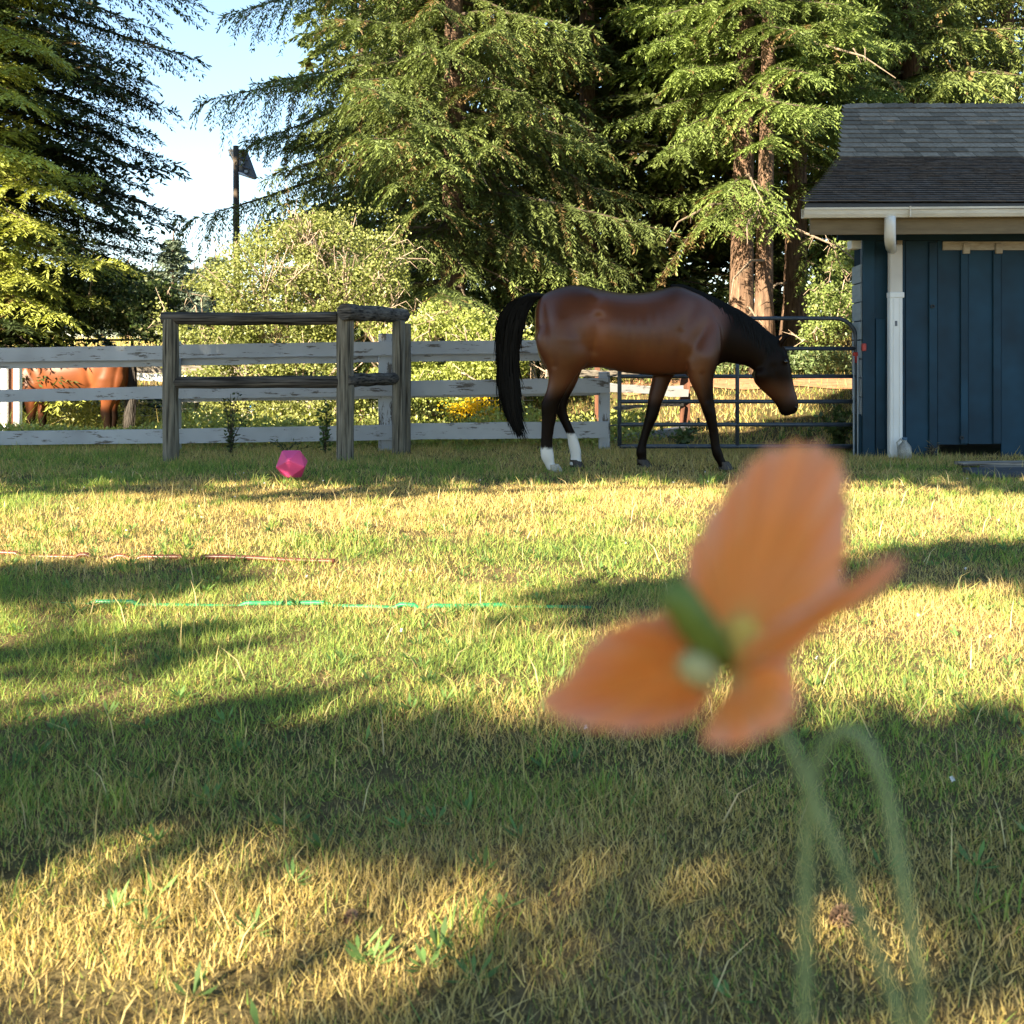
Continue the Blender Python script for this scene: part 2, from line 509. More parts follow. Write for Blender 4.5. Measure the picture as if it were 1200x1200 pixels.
def lawn():
    for y0, y1, dens, seg, wf, name in ((1.25, 2.5, 22000, 1, 1.15, 0), (2.5, 4.6, 12500, 1, 1.35, 0), (4.6, 7.4, 5200, 1, 2.0, 0), (7.4, 11.3, 3200, 1, 3.2, 0)):
        X, Y = zone(y0, y1, dens)
        bare = vnoise(X * 3.7 + 8, Y * 4.3, 24) + 0.35 * (vnoise(X * 14, Y * 14, 25) - 0.5)
        keep = ~((X > 3.45) & (Y > 9.98)) & ~((bare > 0.80) & (rng.random(len(X)) < 0.6))
        X, Y = X[keep], Y[keep]
        n = len(X)
        dry = lawn_dry(X, Y)
        c, isdry = grass_cols(X, Y, dry)
        clump = vnoise(X * 5, Y * 5, 21) * 0.6 + vnoise(X * 1.7, Y * 1.7, 22) * 0.5
        h = rng.gamma(6, 1 / 6, n) * (0.016 + 0.034 * clump) * np.where(isdry, 0.95, 1.1) * (0.80 + 0.14 * sstep(3.0, 7.0, Y))
        h *= 1 + 0.45 * sstep(8.4, 9.6, Y)
        w = rng.uniform(0.0016, 0.0034, n) * wf
        lean = rng.gamma(2.0, 0.33, n)
        V, F, T, col = blades(X, Y, h, w, np.minimum(lean, 1.6), c, seg=seg)
        tag(np_mesh('lawn_grass', V, F, M_grass, col=col, tris=T), kind='stuff')
    # taller seed stalks and broad weed leaves
    X, Y = zone(1.2, 9.0, 22)
    n = len(X)
    c = STRAW[rng.integers(0, 5, n)] * rng.uniform(0.8, 1.3, (n, 1))
    V, F, T, col = blades(X, Y, rng.uniform(0.06, 0.15, n), rng.uniform(0.002, 0.0035, n) * (1 + Y * 0.12), rng.uniform(0.1, 0.9, n), c)
    tag(np_mesh('seed_stalks', V, F, M_grass, col=col, tris=T), kind='stuff')
    X, Y = zone(1.3, 6.0, 26)
    k = rng.random(len(X)) < vnoise(X * 1.6 + 4, Y * 1.6, 31) * 1.3
    X, Y = X[k], Y[k]
    nl = 9
    X, Y = np.repeat(X, nl), np.repeat(Y, nl)
    n = len(X)
    a = rng.random(n) * 2 * np.pi
    d = np.stack([np.cos(a), np.sin(a), rng.uniform(0.25, 1.1, n)], -1)
    p = np.stack([X, Y, terrain(X, Y) + 0.004], -1) + d * 0.006
    V, F = kites(p, d, np.tile([[0, 0, 1.0]], (n, 1)), rng.uniform(0.025, 0.06, n), rng.uniform(0.007, 0.013, n), 0.15, 0.62)
    col = np.array([[0.11, 0.19, 0.055]]) * np.repeat(rng.uniform(0.7, 1.5, n // nl), nl)[:, None] * rng.uniform(0.8, 1.2, (n, 1))
    tag(np_mesh('broadleaf_weeds', V, F, M_grass, col=col), kind='stuff')
    # tufts of longer green grass
    X, Y = zone(1.3, 8.5, 5.5)
    k = rng.random(len(X)) < 1.5 * vnoise(X * 0.9 + 4, Y * 0.9, 33)
    X, Y = X[k], Y[k]
    nt = 34
    X = np.repeat(X, nt) + rng.normal(0, 0.035, len(X) * nt); Y = np.repeat(Y, nt) + rng.normal(0, 0.035, len(Y) * nt)
    n = len(X)
    c = GREEN[rng.integers(0, 5, n)] * rng.uniform(0.7, 1.2, (n, 1))
    V, F, T, col = blades(X, Y, rng.gamma(6, 1 / 6, n) * 0.062, rng.uniform(0.0025, 0.004, n) * (1 + 0.12 * Y), np.minimum(rng.gamma(2.2, 0.33, n), 1.5), c)
    tag(np_mesh('grass_tufts', V, F, M_grass, col=col, tris=T), kind='stuff')
    # clover heads
    X, Y = zone(2.2, 8.5, 1.1)
    n = len(X)
    p = np.repeat(np.stack([X, Y, terrain(X, Y) + rng.uniform(0.03, 0.06, n)], -1), 14, 0)
    V, F = kites(p, rand_dirs(len(p)), rand_dirs(len(p)), np.full(len(p), 0.008), np.full(len(p), 0.005))
    tag(np_mesh('clover_heads', V, F, M_grass, col=np.full((len(p), 3), 0.7) * rng.uniform(0.7, 1.1, (len(p), 1))), kind='stuff')
    # pasture beyond the fence
    X, Y = zone(11.0, 24, 230, 0.62, 1.5)
    keep = ~((X > 3.4 + 0.42 * (Y - 10)) & (Y < 17.2)) & ~((X > 1.6) & (X < 7.2) & (Y > 16.4) & (Y < 17.7) & (rng.random(len(X)) < 0.85))
    X, Y = X[keep], Y[keep]
    n = len(X)
    left = 1 - sstep(-0.2, 1.3, X)
    c, isdry = grass_cols(X, Y, np.clip(0.62 + (vnoise(X * .6, Y * .6, 41) - .5) * 0.9 - 0.15 * left, 0.05, 0.95))
    h = rng.gamma(5, 0.2, n) * (0.07 + 0.17 * left * vnoise(X * 0.8, Y * 0.8, 42)) * 1.25
    V, F, T, col = blades(X, Y, h, rng.uniform(0.010, 0.020, n), np.minimum(rng.gamma(2, 0.3, n), 1.4), c, seg=1)
    tag(np_mesh('pasture_grass', V, F, M_grass, col=col, tris=T), kind='stuff')
    X, Y = zone(24, 60, 16, 0.62, 3)
    n = len(X)
    c, isdry = grass_cols(X, Y, np.full(n, 0.8))
    V, F, T, col = blades(X, Y, rng.uniform(0.15, 0.4, n), rng.uniform(0.04, 0.09, n), np.minimum(rng.gamma(2, 0.3, n), 1.4), c, seg=1)
    tag(np_mesh('pasture_grass', V, F, M_grass, col=col, tris=T), kind='stuff')
    # higher weeds standing behind the far horse
    n = 14000
    X = rng.uniform(-8.5, -1.0, n); Y = rng.uniform(16.1, 18.8, n)
    k = rng.random(n) < 0.25 + vnoise(X * 1.1, Y * 1.1, 53)
    X, Y = X[k], Y[k]; n = len(X)
    p = np.stack([X, Y, terrain(X, Y) + (0.25 + 0.75 * vnoise(X * 0.9 + 7, Y * 0.9, 54)) * rng.random(n) ** 0.7], -1)
    V, F = kites(p, rand_dirs(n) + np.array([[0, 0, 0.4]]), rand_dirs(n), rng.uniform(0.05, 0.10, n), rng.uniform(0.03, 0.05, n), 0.1, 0.5)
    col = np.array([[0.24, 0.26, 0.08]]) * rng.uniform(0.6, 1.4, (n, 1)) + rng.random((n, 1)) ** 3 * np.array([[0.16, 0.12, 0.04]])
    tag(np_mesh('tall_weeds', V, F, M_leaf, col=col), kind='stuff')
    # leafy ground cover just behind the rails and under the gate
    n = 26000
    X = rng.uniform(-7.5, 1.6, n); Y = 10.85 + rng.gamma(1.6, 0.9, n)
    k = (Y < 17) & (rng.random(n) < 0.35 + vnoise(X * 1.4, Y * 1.2, 51))
    X, Y = X[k], Y[k]; n = len(X)
    top = (0.10 + (0.42 - 0.2 * sstep(-3.6, -4.8, X)) * vnoise(X * 1.1 + 2, Y * 1.1, 52) * sstep(10.8, 11.8, Y))
    p = np.stack([X, Y, terrain(X, Y) + top * rng.random(n) ** 0.6], -1)
    d = rand_dirs(n); d[:, 2] += 0.4
    V, F = kites(p, d, rand_dirs(n), rng.uniform(0.035, 0.07, n), rng.uniform(0.025, 0.045, n), 0.1, 0.5)
    col = np.array([[0.26, 0.29, 0.08]]) * rng.uniform(0.6, 1.4, (n, 1)) + rng.random((n, 1)) ** 3 * np.array([[0.14, 0.11, 0.03]])
    tag(np_mesh('ground_cover_weeds', V, F, M_leaf, col=col), kind='stuff')


lawn()


# ---------------------------------------------------------------- conifers
def bough(out, p0, az, L, rise=0.0, droop=0.25, uptip=0.0, weep=0.3, tw=(0.11, 0.024), sp=0.095, tsp=0.043, wid=0.44, limb=True, brown=0.03, hue=(0.055, 0.085, 0.022)):
    """one conifer bough: limb, side branchlets on both sides, flat twigs along them"""
    h = np.array([math.cos(az), math.sin(az), 0.0])
    if tw[0] == 0.11 and p0[1] > 21: tw, tsp, sp = (0.15, 0.036), 0.07, 0.13
    zview = CAMZ + 0.347 * p0[1]
    q = 1.0
    if p0[2] > zview + 0.9 + 0.3 * L or abs(p0[0]) > 0.53 * p0[1] + L + 0.8: q = 3.4
    elif h[1] > 0.35: q = 2.1
    tw = (tw[0] * q ** 0.6, tw[1] * q ** 1.1); tsp = tsp * q; sp = sp * q ** 0.6
    sd = np.array([-h[1], h[0], 0.0])
    up = np.array([0, 0, 1.0])
    wob = rng.normal(0, 0.07, 2)
    def path(t):
        t = np.asarray(t)[:, None]
        return p0 + h * L * t + sd * L * (wob[0] * np.sin(t * 3) + wob[1] * t * t) + up * L * (rise * t - droop * t ** 1.7 + uptip * t ** 4)
    if limb:
        tt = np.linspace(0, 1, 5)
        pp = path(tt * 0.93)
        out['limb'].append((pp, np.linspace(0.012 + 0.011 * L, 0.006, 5)))
    ns = max(6, int(L / sp))
    t = np.concatenate([np.linspace(0.12, 1.0, ns), np.linspace(0.14, 0.98, ns)]) + rng.normal(0, 0.012, 2 * ns)
    t = np.clip(t, 0.08, 1)
    side = np.concatenate([np.ones(ns), -np.ones(ns)])
    base = path(t)
    tang = nrm(path(np.minimum(t + 0.03, 1.03)) - path(t - 0.03))
    ang = np.radians(rng.uniform(42, 72, 2 * ns)) * (1 - 0.75 * (t > 0.95))
    dirb = tang * np.cos(ang)[:, None] + sd * (np.sin(ang) * side)[:, None]
    lb = L * wid * (1 - t) ** 0.6 * np.minimum(1, 0.35 + t * 2.2) + 0.16 + 0.10 * rng.random(2 * ns)
    lb *= rng.uniform(0.65, 1.15, 2 * ns)
    lb = np.minimum(lb, 1.3)
    we = weep * rng.uniform(0.6, 1.5, 2 * ns)
    nt = np.maximum(3, (lb / tsp).astype(int))
    idx = np.repeat(np.arange(2 * ns), nt * 2)
    m = len(idx)
    start = np.repeat(np.cumsum(nt * 2) - nt * 2, nt * 2)
    loc = np.arange(m) - start
    u = (loc // 2 + rng.random(m) * 0.8) / np.repeat(nt, nt * 2)
    ss = np.where(loc % 2 == 0, 1.0, -1.0)
    d0 = dirb[idx]
    l0 = lb[idx][:, None]
    w0 = we[idx][:, None]
    uu = u[:, None]
    pos = base[idx] + d0 * l0 * uu * (1 - 0.35 * w0 * uu) - up * l0 * w0 * uu ** 1.6
    dd = nrm(d0 * (1 - 0.35 * w0 * uu) - up * w0 * 1.6 * uu ** 0.6)
    perp = nrm(np.cross(dd, up + 0.15 * rng.normal(size=(m, 3))))
    ta = np.radians(rng.uniform(25, 62, m))[:, None]
    td = dd * np.cos(ta) + perp * np.sin(ta) * ss[:, None] - up * (0.12 + 0.5 * w0) * rng.random((m, 1)) + 0.12 * rng.normal(size=(m, 3))
    Ls = tw[0] * rng.uniform(0.6, 1.3, m) * (1.15 - 0.35 * u)
    Ws = tw[1] * rng.uniform(0.7, 1.3, m)
    V, F = kites(pos, td, perp * 0.3 + up + 0.28 * rng.normal(size=(m, 3)), Ls, Ws, 0.12, 0.5)
    c = np.array([hue]) * rng.uniform(0.6, 1.35, (m, 1)) + (u[:, None] ** 2) * np.array([[0.05, 0.055, 0.008]]) * rng.random((m, 1))
    c *= rng.uniform(0.72, 1.28)
    bb = rng.random(2 * ns)[idx] < brown
    c[bb] = np.array([0.17, 0.115, 0.05]) * rng.uniform(0.6, 1.3, (bb.sum(), 1))
    out['V'].append(V); out['C'].append(c)
    # needles standing along the limb itself
    na = int(L / (tsp * 0.45))
    ta_ = np.clip(rng.random(na) ** 0.75 * 0.97 + 0.06, 0, 1.02)
    tg = nrm(path(np.minimum(ta_ + 0.03, 1.03)) - path(ta_ - 0.03))
    da = tg * rng.uniform(0.3, 1.0, (na, 1)) + nrm(rng.normal(size=(na, 3)) + up * 0.5) * 0.75
    V, F = kites(path(ta_) + rng.normal(0, 0.012, (na, 3)), da, rng.normal(size=(na, 3)), tw[0] * rng.uniform(0.5, 1.1, na), tw[1] * rng.uniform(0.8, 1.4, na), 0.12, 0.5)
    out['V'].append(V); out['C'].append(np.array([hue]) * rng.uniform(0.7, 1.3, (na, 1)))


def new_out():
    return {'V': [], 'C': [], 'limb': []}


def finish_tree(out, t, smooth_limbs=True):
    V = np.concatenate(out['V']); C = np.concatenate(out['C'])
    F = np.arange(len(V)).reshape(-1, 4)
    np_mesh('crown', V, F, M_needle, t, col=C)
    if out['limb']:
        m = MB()
        for pp, rr in out['limb']:
            m.tube([Vector(p) for p in pp], list(rr), 4, cap=False)
        m.build('limbs', M_limb, t, smooth=True)['kind'] = 'stuff'


def trunk(t, base, top, r0, r1, name='trunk', n=14, lean=(0, 0)):
    m = MB()
    pts, rr = [], []
    for i in range(15):
        f = i / 14
        pts.append(Vector(base).lerp(Vector(top), f) + Vector((0.04 * math.sin(f * 9 + base[0]), 0.04 * math.cos(f * 7), 0)))
        rr.append((r0 + (r1 - r0) * f) * (1 + 0.7 * math.exp(-f * 30)))
    m.tube(pts, rr, n, jit=0.05)
    return m.build(name, M_bark, t, smooth=True)


def conifer(name, label, X, Y, H, R, z0=0.8, nb=90, r0=0.3, group=None, weep=0.3, droop=0.25, rise=0.05, uptip=0.05, power=0.8, extra=(), zmax=None,
            tw=(0.11, 0.024), sp=0.095, tsp=0.043, hue=(0.055, 0.085, 0.022), brown=0.03, skip=None, wid=0.42, dead=0, cone=1.0):
    zg = float(terrain(X, Y))
    t = thing(name, (X, Y, zg), label, 'tree', group)
    zmax = zmax or H
    trunk(t, (X, Y, zg - 0.1), (X, Y, zg + H), r0, 0.03)
    out = new_out()
    ga = 2.39996
    for i in range(nb):
        f = ((i + rng.random()) / nb) ** power
        z = zg + z0 + f * (min(zmax, H) - z0 - 0.3)
        az = i * ga + rng.normal(0, 0.25)
        L = R * (1 - cone * (z - zg) / H) ** 0.75 * rng.uniform(0.72, 1.12)
        if L < 0.3 or (skip and skip(az % (2 * math.pi), z)):
            continue
        bough(out, np.array([X, Y, z]), az, L, rise=rise + rng.normal(0, 0.05), droop=droop * rng.uniform(0.6, 1.4), uptip=uptip, weep=weep, tw=tw, sp=sp, tsp=tsp, hue=hue, brown=brown, wid=wid)
    for (za, tip, kw) in extra:
        a = np.array([X, Y, za]); b = np.array(tip)
        hd = b[:2] - a[:2]; L = float(np.hypot(*hd))
        dr = kw.pop('droop', 0.25)
        up = kw.pop('uptip', 0.05)
        ri = (b[2] - a[2]) / L + dr - up
        args = dict(tw=tw, sp=sp, tsp=tsp, hue=hue, brown=brown, wid=wid, weep=weep); args.update(kw)
        bough(out, a, math.atan2(hd[1], hd[0]), L, rise=ri, droop=dr, uptip=up, **args)
    finish_tree(out, t)
    # bare dead branches
    for k in range(dead):
        az = -math.pi / 2 + rng.uniform(-1.4, 1.4); z = zg + rng.uniform(1.0, 6.0); L = rng.uniform(0.5, 2.3)
        h = Vector((math.cos(az), math.sin(az), 0))
        m = MB()
        b0 = Vector((X, Y, z))
        m.tube([b0, b0 + h * L * 0.4 + Vector((0, 0, -0.03 * L)), b0 + h * L * 0.8 + Vector((0, 0, -0.22 * L)), b0 + h * L + Vector((0.1, 0, -0.42 * L))], [0.03, 0.022, 0.013, 0.005], 5)
        for q in range(3):
            f = rng.uniform(0.4, 0.9); c = b0 + h * L * f + Vector((0, 0, -0.2 * L * f))
            m.tube([c, c + Vector((rng.normal() * 0.2, rng.normal() * 0.15, -0.25 * rng.random() - 0.05))], [0.009, 0.003], 4)
        m.build('dead_branch', M_twig, t)
    return t


LITGREEN = (0.14, 0.188, 0.052)
# left: bright spruce whose boughs reach into the frame
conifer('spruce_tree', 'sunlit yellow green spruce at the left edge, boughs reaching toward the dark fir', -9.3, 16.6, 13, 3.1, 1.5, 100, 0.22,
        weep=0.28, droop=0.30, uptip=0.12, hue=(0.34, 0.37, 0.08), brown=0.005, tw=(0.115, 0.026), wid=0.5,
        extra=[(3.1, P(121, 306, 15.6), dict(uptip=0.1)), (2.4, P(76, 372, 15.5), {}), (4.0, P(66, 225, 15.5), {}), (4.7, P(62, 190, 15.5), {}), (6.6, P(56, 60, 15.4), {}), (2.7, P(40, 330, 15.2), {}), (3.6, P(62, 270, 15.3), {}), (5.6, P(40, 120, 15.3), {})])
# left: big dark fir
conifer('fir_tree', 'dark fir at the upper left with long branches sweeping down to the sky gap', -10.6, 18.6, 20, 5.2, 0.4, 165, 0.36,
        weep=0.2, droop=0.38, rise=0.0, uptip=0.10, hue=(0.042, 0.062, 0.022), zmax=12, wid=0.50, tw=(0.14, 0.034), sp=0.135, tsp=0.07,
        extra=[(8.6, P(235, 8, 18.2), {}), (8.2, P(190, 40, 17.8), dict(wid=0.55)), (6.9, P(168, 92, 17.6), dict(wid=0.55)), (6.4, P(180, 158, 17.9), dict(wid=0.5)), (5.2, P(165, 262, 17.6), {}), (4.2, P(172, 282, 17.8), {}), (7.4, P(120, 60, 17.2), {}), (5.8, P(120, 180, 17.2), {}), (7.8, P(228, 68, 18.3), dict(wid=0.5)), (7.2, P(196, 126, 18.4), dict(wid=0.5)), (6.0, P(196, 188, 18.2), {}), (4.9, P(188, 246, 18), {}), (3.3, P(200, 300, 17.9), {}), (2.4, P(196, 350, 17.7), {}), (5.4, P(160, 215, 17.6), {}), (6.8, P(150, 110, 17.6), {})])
# middle: big weeping spruce
sx = (530 - 600) / FPX * 18
def mid_gap(az, z):
    return rng.random() < 0.12
conifer('weeping_spruce_tree', 'large weeping spruce in the middle behind the bush, drooping boughs half in sun', sx, 18.0, 21, 4.3, 0.9, 104, 0.24,
        weep=0.5, droop=0.30, uptip=0.06, hue=(0.106, 0.138, 0.043), brown=0.10, zmax=11.5, skip=mid_gap, dead=9,
        extra=[(4.8, P(222, 262, 17.6), dict(weep=1.0, uptip=0.1)), (6.4, P(238, 118, 17.6), dict(weep=0.9)), (7.8, P(268, 20, 17.7), {}), (5.8, P(292, 165, 17.4), {}), (5.3, P(310, 215, 17.2), dict(weep=1.0)),
               (4.6, P(738, 330, 17.4), dict(weep=0.8)), (5.3, P(725, 235, 17.3), {}), (6.3, P(705, 160, 17.4), {}), (7.5, P(690, 60, 17.4), {}), (3.6, P(640, 300, 16.6), {}), (3.2, P(560, 330, 16.0), {}), (4.6, P(570, 170, 15.6), {}), (3.4, P(480, 300, 15.8), {}), (5.0, P(470, 170, 15.4), {}), (5.0, P(650, 130, 16.2), {})])
# right: three trunks close together with hanging sunlit boughs
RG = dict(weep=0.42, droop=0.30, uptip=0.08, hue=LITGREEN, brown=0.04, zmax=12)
xa, xb, xc = (872 - 600) / FPX * 18.6, (898 - 600) / FPX * 18.0, (932 - 600) / FPX * 20.4
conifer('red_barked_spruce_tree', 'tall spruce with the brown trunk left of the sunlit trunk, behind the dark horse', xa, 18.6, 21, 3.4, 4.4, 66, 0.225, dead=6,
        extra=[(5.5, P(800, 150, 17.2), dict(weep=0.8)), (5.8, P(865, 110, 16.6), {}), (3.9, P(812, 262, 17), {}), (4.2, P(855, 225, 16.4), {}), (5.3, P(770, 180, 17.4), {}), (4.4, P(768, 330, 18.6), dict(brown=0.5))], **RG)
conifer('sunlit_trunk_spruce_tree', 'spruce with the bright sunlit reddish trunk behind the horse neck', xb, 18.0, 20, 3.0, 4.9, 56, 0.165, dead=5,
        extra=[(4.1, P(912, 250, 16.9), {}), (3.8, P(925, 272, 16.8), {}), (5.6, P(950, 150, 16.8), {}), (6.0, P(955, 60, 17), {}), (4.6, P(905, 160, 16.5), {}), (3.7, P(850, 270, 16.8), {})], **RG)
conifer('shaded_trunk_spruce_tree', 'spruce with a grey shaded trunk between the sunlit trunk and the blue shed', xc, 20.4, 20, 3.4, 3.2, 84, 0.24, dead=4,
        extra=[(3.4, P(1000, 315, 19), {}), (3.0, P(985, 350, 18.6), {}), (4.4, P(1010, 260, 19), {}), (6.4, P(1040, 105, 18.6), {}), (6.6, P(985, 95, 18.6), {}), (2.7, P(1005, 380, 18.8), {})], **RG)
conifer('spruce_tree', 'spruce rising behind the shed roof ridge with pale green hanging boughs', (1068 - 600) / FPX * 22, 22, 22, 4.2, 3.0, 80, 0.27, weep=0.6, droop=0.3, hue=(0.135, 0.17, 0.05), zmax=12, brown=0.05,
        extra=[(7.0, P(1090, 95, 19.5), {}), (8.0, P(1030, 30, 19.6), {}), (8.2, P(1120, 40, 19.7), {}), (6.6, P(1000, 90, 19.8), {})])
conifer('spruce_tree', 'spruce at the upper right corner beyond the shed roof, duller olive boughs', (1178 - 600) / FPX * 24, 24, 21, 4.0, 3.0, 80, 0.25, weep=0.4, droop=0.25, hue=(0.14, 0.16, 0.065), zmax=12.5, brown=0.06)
# the wood behind: each trunk its own tree, coarser twigs
BG = [(300, 33), (655, 24.5), (715, 22.5), (770, 23.5), (820, 26), (905, 27), (985, 25), (590, 28), (1040, 30), (1120, 31), (740, 30), (690, 20.8), (470, 26), (525, 30), (425, 33)]
for i, (px, Y) in enumerate(BG):
    if px == 300: continue
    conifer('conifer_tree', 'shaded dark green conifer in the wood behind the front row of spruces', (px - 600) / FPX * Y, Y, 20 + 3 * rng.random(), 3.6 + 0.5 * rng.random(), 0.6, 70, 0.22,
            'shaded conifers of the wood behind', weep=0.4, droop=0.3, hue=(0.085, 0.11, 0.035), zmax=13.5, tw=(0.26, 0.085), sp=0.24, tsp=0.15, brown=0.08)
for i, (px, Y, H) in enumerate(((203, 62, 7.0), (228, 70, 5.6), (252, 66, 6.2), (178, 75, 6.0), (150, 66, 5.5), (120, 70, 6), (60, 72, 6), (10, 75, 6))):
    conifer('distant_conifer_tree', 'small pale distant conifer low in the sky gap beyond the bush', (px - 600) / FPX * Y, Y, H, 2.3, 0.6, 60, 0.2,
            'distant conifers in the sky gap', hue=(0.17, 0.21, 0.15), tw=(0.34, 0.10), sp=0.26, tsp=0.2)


# ---------------------------------------------------------------- unseen trees added left and behind, crowns shaped to cast chosen shade patches
def added_shade_tree(label, clumps, name='added_shade_tree', group=None):
    """clumps: (target x, target y on the lawn, height, rx, half-width of the shadow band, density)"""
    k = 1 / math.tan(SUN_EL)
    C = [(np.array([x - SH.x * k * z, y - SH.y * k * z, z]), rx, ry, dens) for x, y, z, rx, ry, dens in clumps]
    lm = min(C, key=lambda c: c[0][0])[0]
    bx, by = lm[0] - 0.4, lm[1]
    t = thing(name, (bx, by, 0), label, 'tree', group)
    trunk(t, (bx, by, -0.1), (bx, by, lm[2] * (0.95 if len(C) > 8 else 0.5)), 0.12, 0.05, n=8)
    Vs, Cs = [], []
    m = MB()
    m.tube([Vector((bx, by, lm[2] * 0.45)), Vector(lm)], [0.03, 0.015], 5)
    for c, rx, ry, dens in C:
        n = int(dens * 300 * (rx * ry * 3.14) / 0.8)
        u = rand_dirs(n) * (rng.random((n, 1)) ** 0.4)
        rz = ry * 0.45
        p = c + u * np.array([rx, ry * 0.8, rz]) + rng.normal(0, 0.06, (n, 3))
        V, F = kites(p, rand_dirs(n), rand_dirs(n), rng.uniform(0.15, 0.26, n), rng.uniform(0.10, 0.16, n), 0.1, 0.5)
        Vs.append(V); Cs.append(np.array([[0.06, 0.09, 0.025]]) * rng.uniform(0.7, 1.3, (n, 1)))
    C.sort(key=lambda c: c[0][0] + 0.4 * c[0][1])
    for (c, *_), (e, *_) in zip(C[:-1], C[1:]):
        m.tube([Vector(c), Vector(e)], [0.035, 0.03], 5)
    V = np.concatenate(Vs)
    np_mesh('crown', V, np.arange(len(V)).reshape(-1, 4), M_leaf, t, col=np.concatenate(Cs))
    m.build('limbs', M_limb, t)['kind'] = 'stuff'


# unseen leaf clumps added for the shade band over fence, horses and shed
row = []
for i, x in enumerate(np.arange(-7.4, 9.5, 1.45)):
    row.append((x, 10.38 + rng.normal(0, 0.05), 5.0 + rng.normal(0, 0.12), 1.15, 2.25 + rng.normal(0, 0.05), 2.0))
for x in np.arange(4.6, 11.6, 1.3):
    row.append((x, 13.0, 6.0, 1.2, 1.6, 2.0))
for x in np.arange(6.4, 12.8, 1.3):
    row.append((x, 15.6, 7.0, 1.2, 1.6, 2.0))
for x in np.arange(8.4, 14.0, 1.3):
    row.append((x, 18.4, 8.0, 1.2, 1.6, 1.6))
for x in np.arange(10.4, 15.0, 1.3):
    row.append((x, 21.2, 9.0, 1.2, 1.3, 1.0))
added_shade_tree('unseen wide leafy tree added to shade the fence and the shed', row)
B = [
    ('unseen broad tree added to shade the near lawn', [(-2.2, 2.52, 5.2, 0.9, 0.36, 0.85), (-0.9, 2.54, 5.2, 0.9, 0.36, 0.8), (0.3, 2.50, 5.1, 0.9, 0.38, 0.8)]),
    ('second unseen broad tree added to shade the near lawn', [(1.2, 2.40, 5.3, 0.9, 0.45, 0.8), (2.3, 2.40, 5.3, 0.9, 0.45, 0.8), (3.3, 2.5, 5.3, 0.9, 0.5, 0.9)]),
    ('unseen low tree added to shade the poppies', [(1.45, 1.72, 4.4, 0.5, 0.5, 0.7), (0.15, 1.66, 4.4, 0.30, 0.16, 0.9), (-0.3, 1.40, 4.4, 0.9, 0.14, 0.8)]),
    ('unseen slim tree added to shade the lawn middle', [(2.9, 5.05, 5.4, 1.2, 0.36, 1.7), (0.55, 4.3, 5.2, 0.5, 0.14, 1.3), (1.5, 4.7, 5.2, 0.6, 0.16, 1.0), (4.2, 5.6, 5.3, 0.9, 0.3, 1.5)]),
    ('unseen slim tree added to shade the lawn left side', [(-2.1, 4.6, 5.3, 0.8, 0.26, 1.5), (-1.5, 3.5, 5.2, 0.6, 0.10, 0.9), (-3.2, 4.4, 5.2, 0.8, 0.22, 1.3)]),
    ('unseen thin tree added to dapple the lawn', [(-3.4, 7.65, 5.6, 1.6, 0.13, 0.8), (-0.8, 7.6, 5.6, 0.8, 0.10, 0.8), (3.9, 7.75, 5.6, 0.7, 0.2, 1.3), (-1.9, 7.3, 5.6, 1.0, 0.06, 0.7)]),
]
for lab, cl in B:
    added_shade_tree(lab, cl)
added_shade_tree('unseen tall leafy tree added to shade the left side of the weeping spruce', [(-0.8, 22.6, 11.0, 1.3, 1.7, 2.0), (1.0, 24.6, 11.5, 1.5, 1.9, 2.0), (3.2, 26.8, 12.0, 1.6, 2.0, 2.0), (5.4, 28.8, 12.5, 1.5, 2.0, 1.6), (2.4, 22.2, 11.5, 1.0, 1.2, 1.3)])  # high unseen clumps added where they darken this spruce
for X, Y, RR, lab in ((-15.6, 15.8, 2.8, 'unseen big conifer added to shade the dark fir'), (-17.5, 19.0, 3.4, 'second unseen big conifer added to shade the dark fir')):
    conifer('conifer_tree', lab, X, Y, 19, RR, 0.4, 110, 0.3, hue=(0.05, 0.07, 0.025), tw=(0.3, 0.12), sp=0.26, tsp=0.2)  # unseen conifers added to keep the sun off the fir


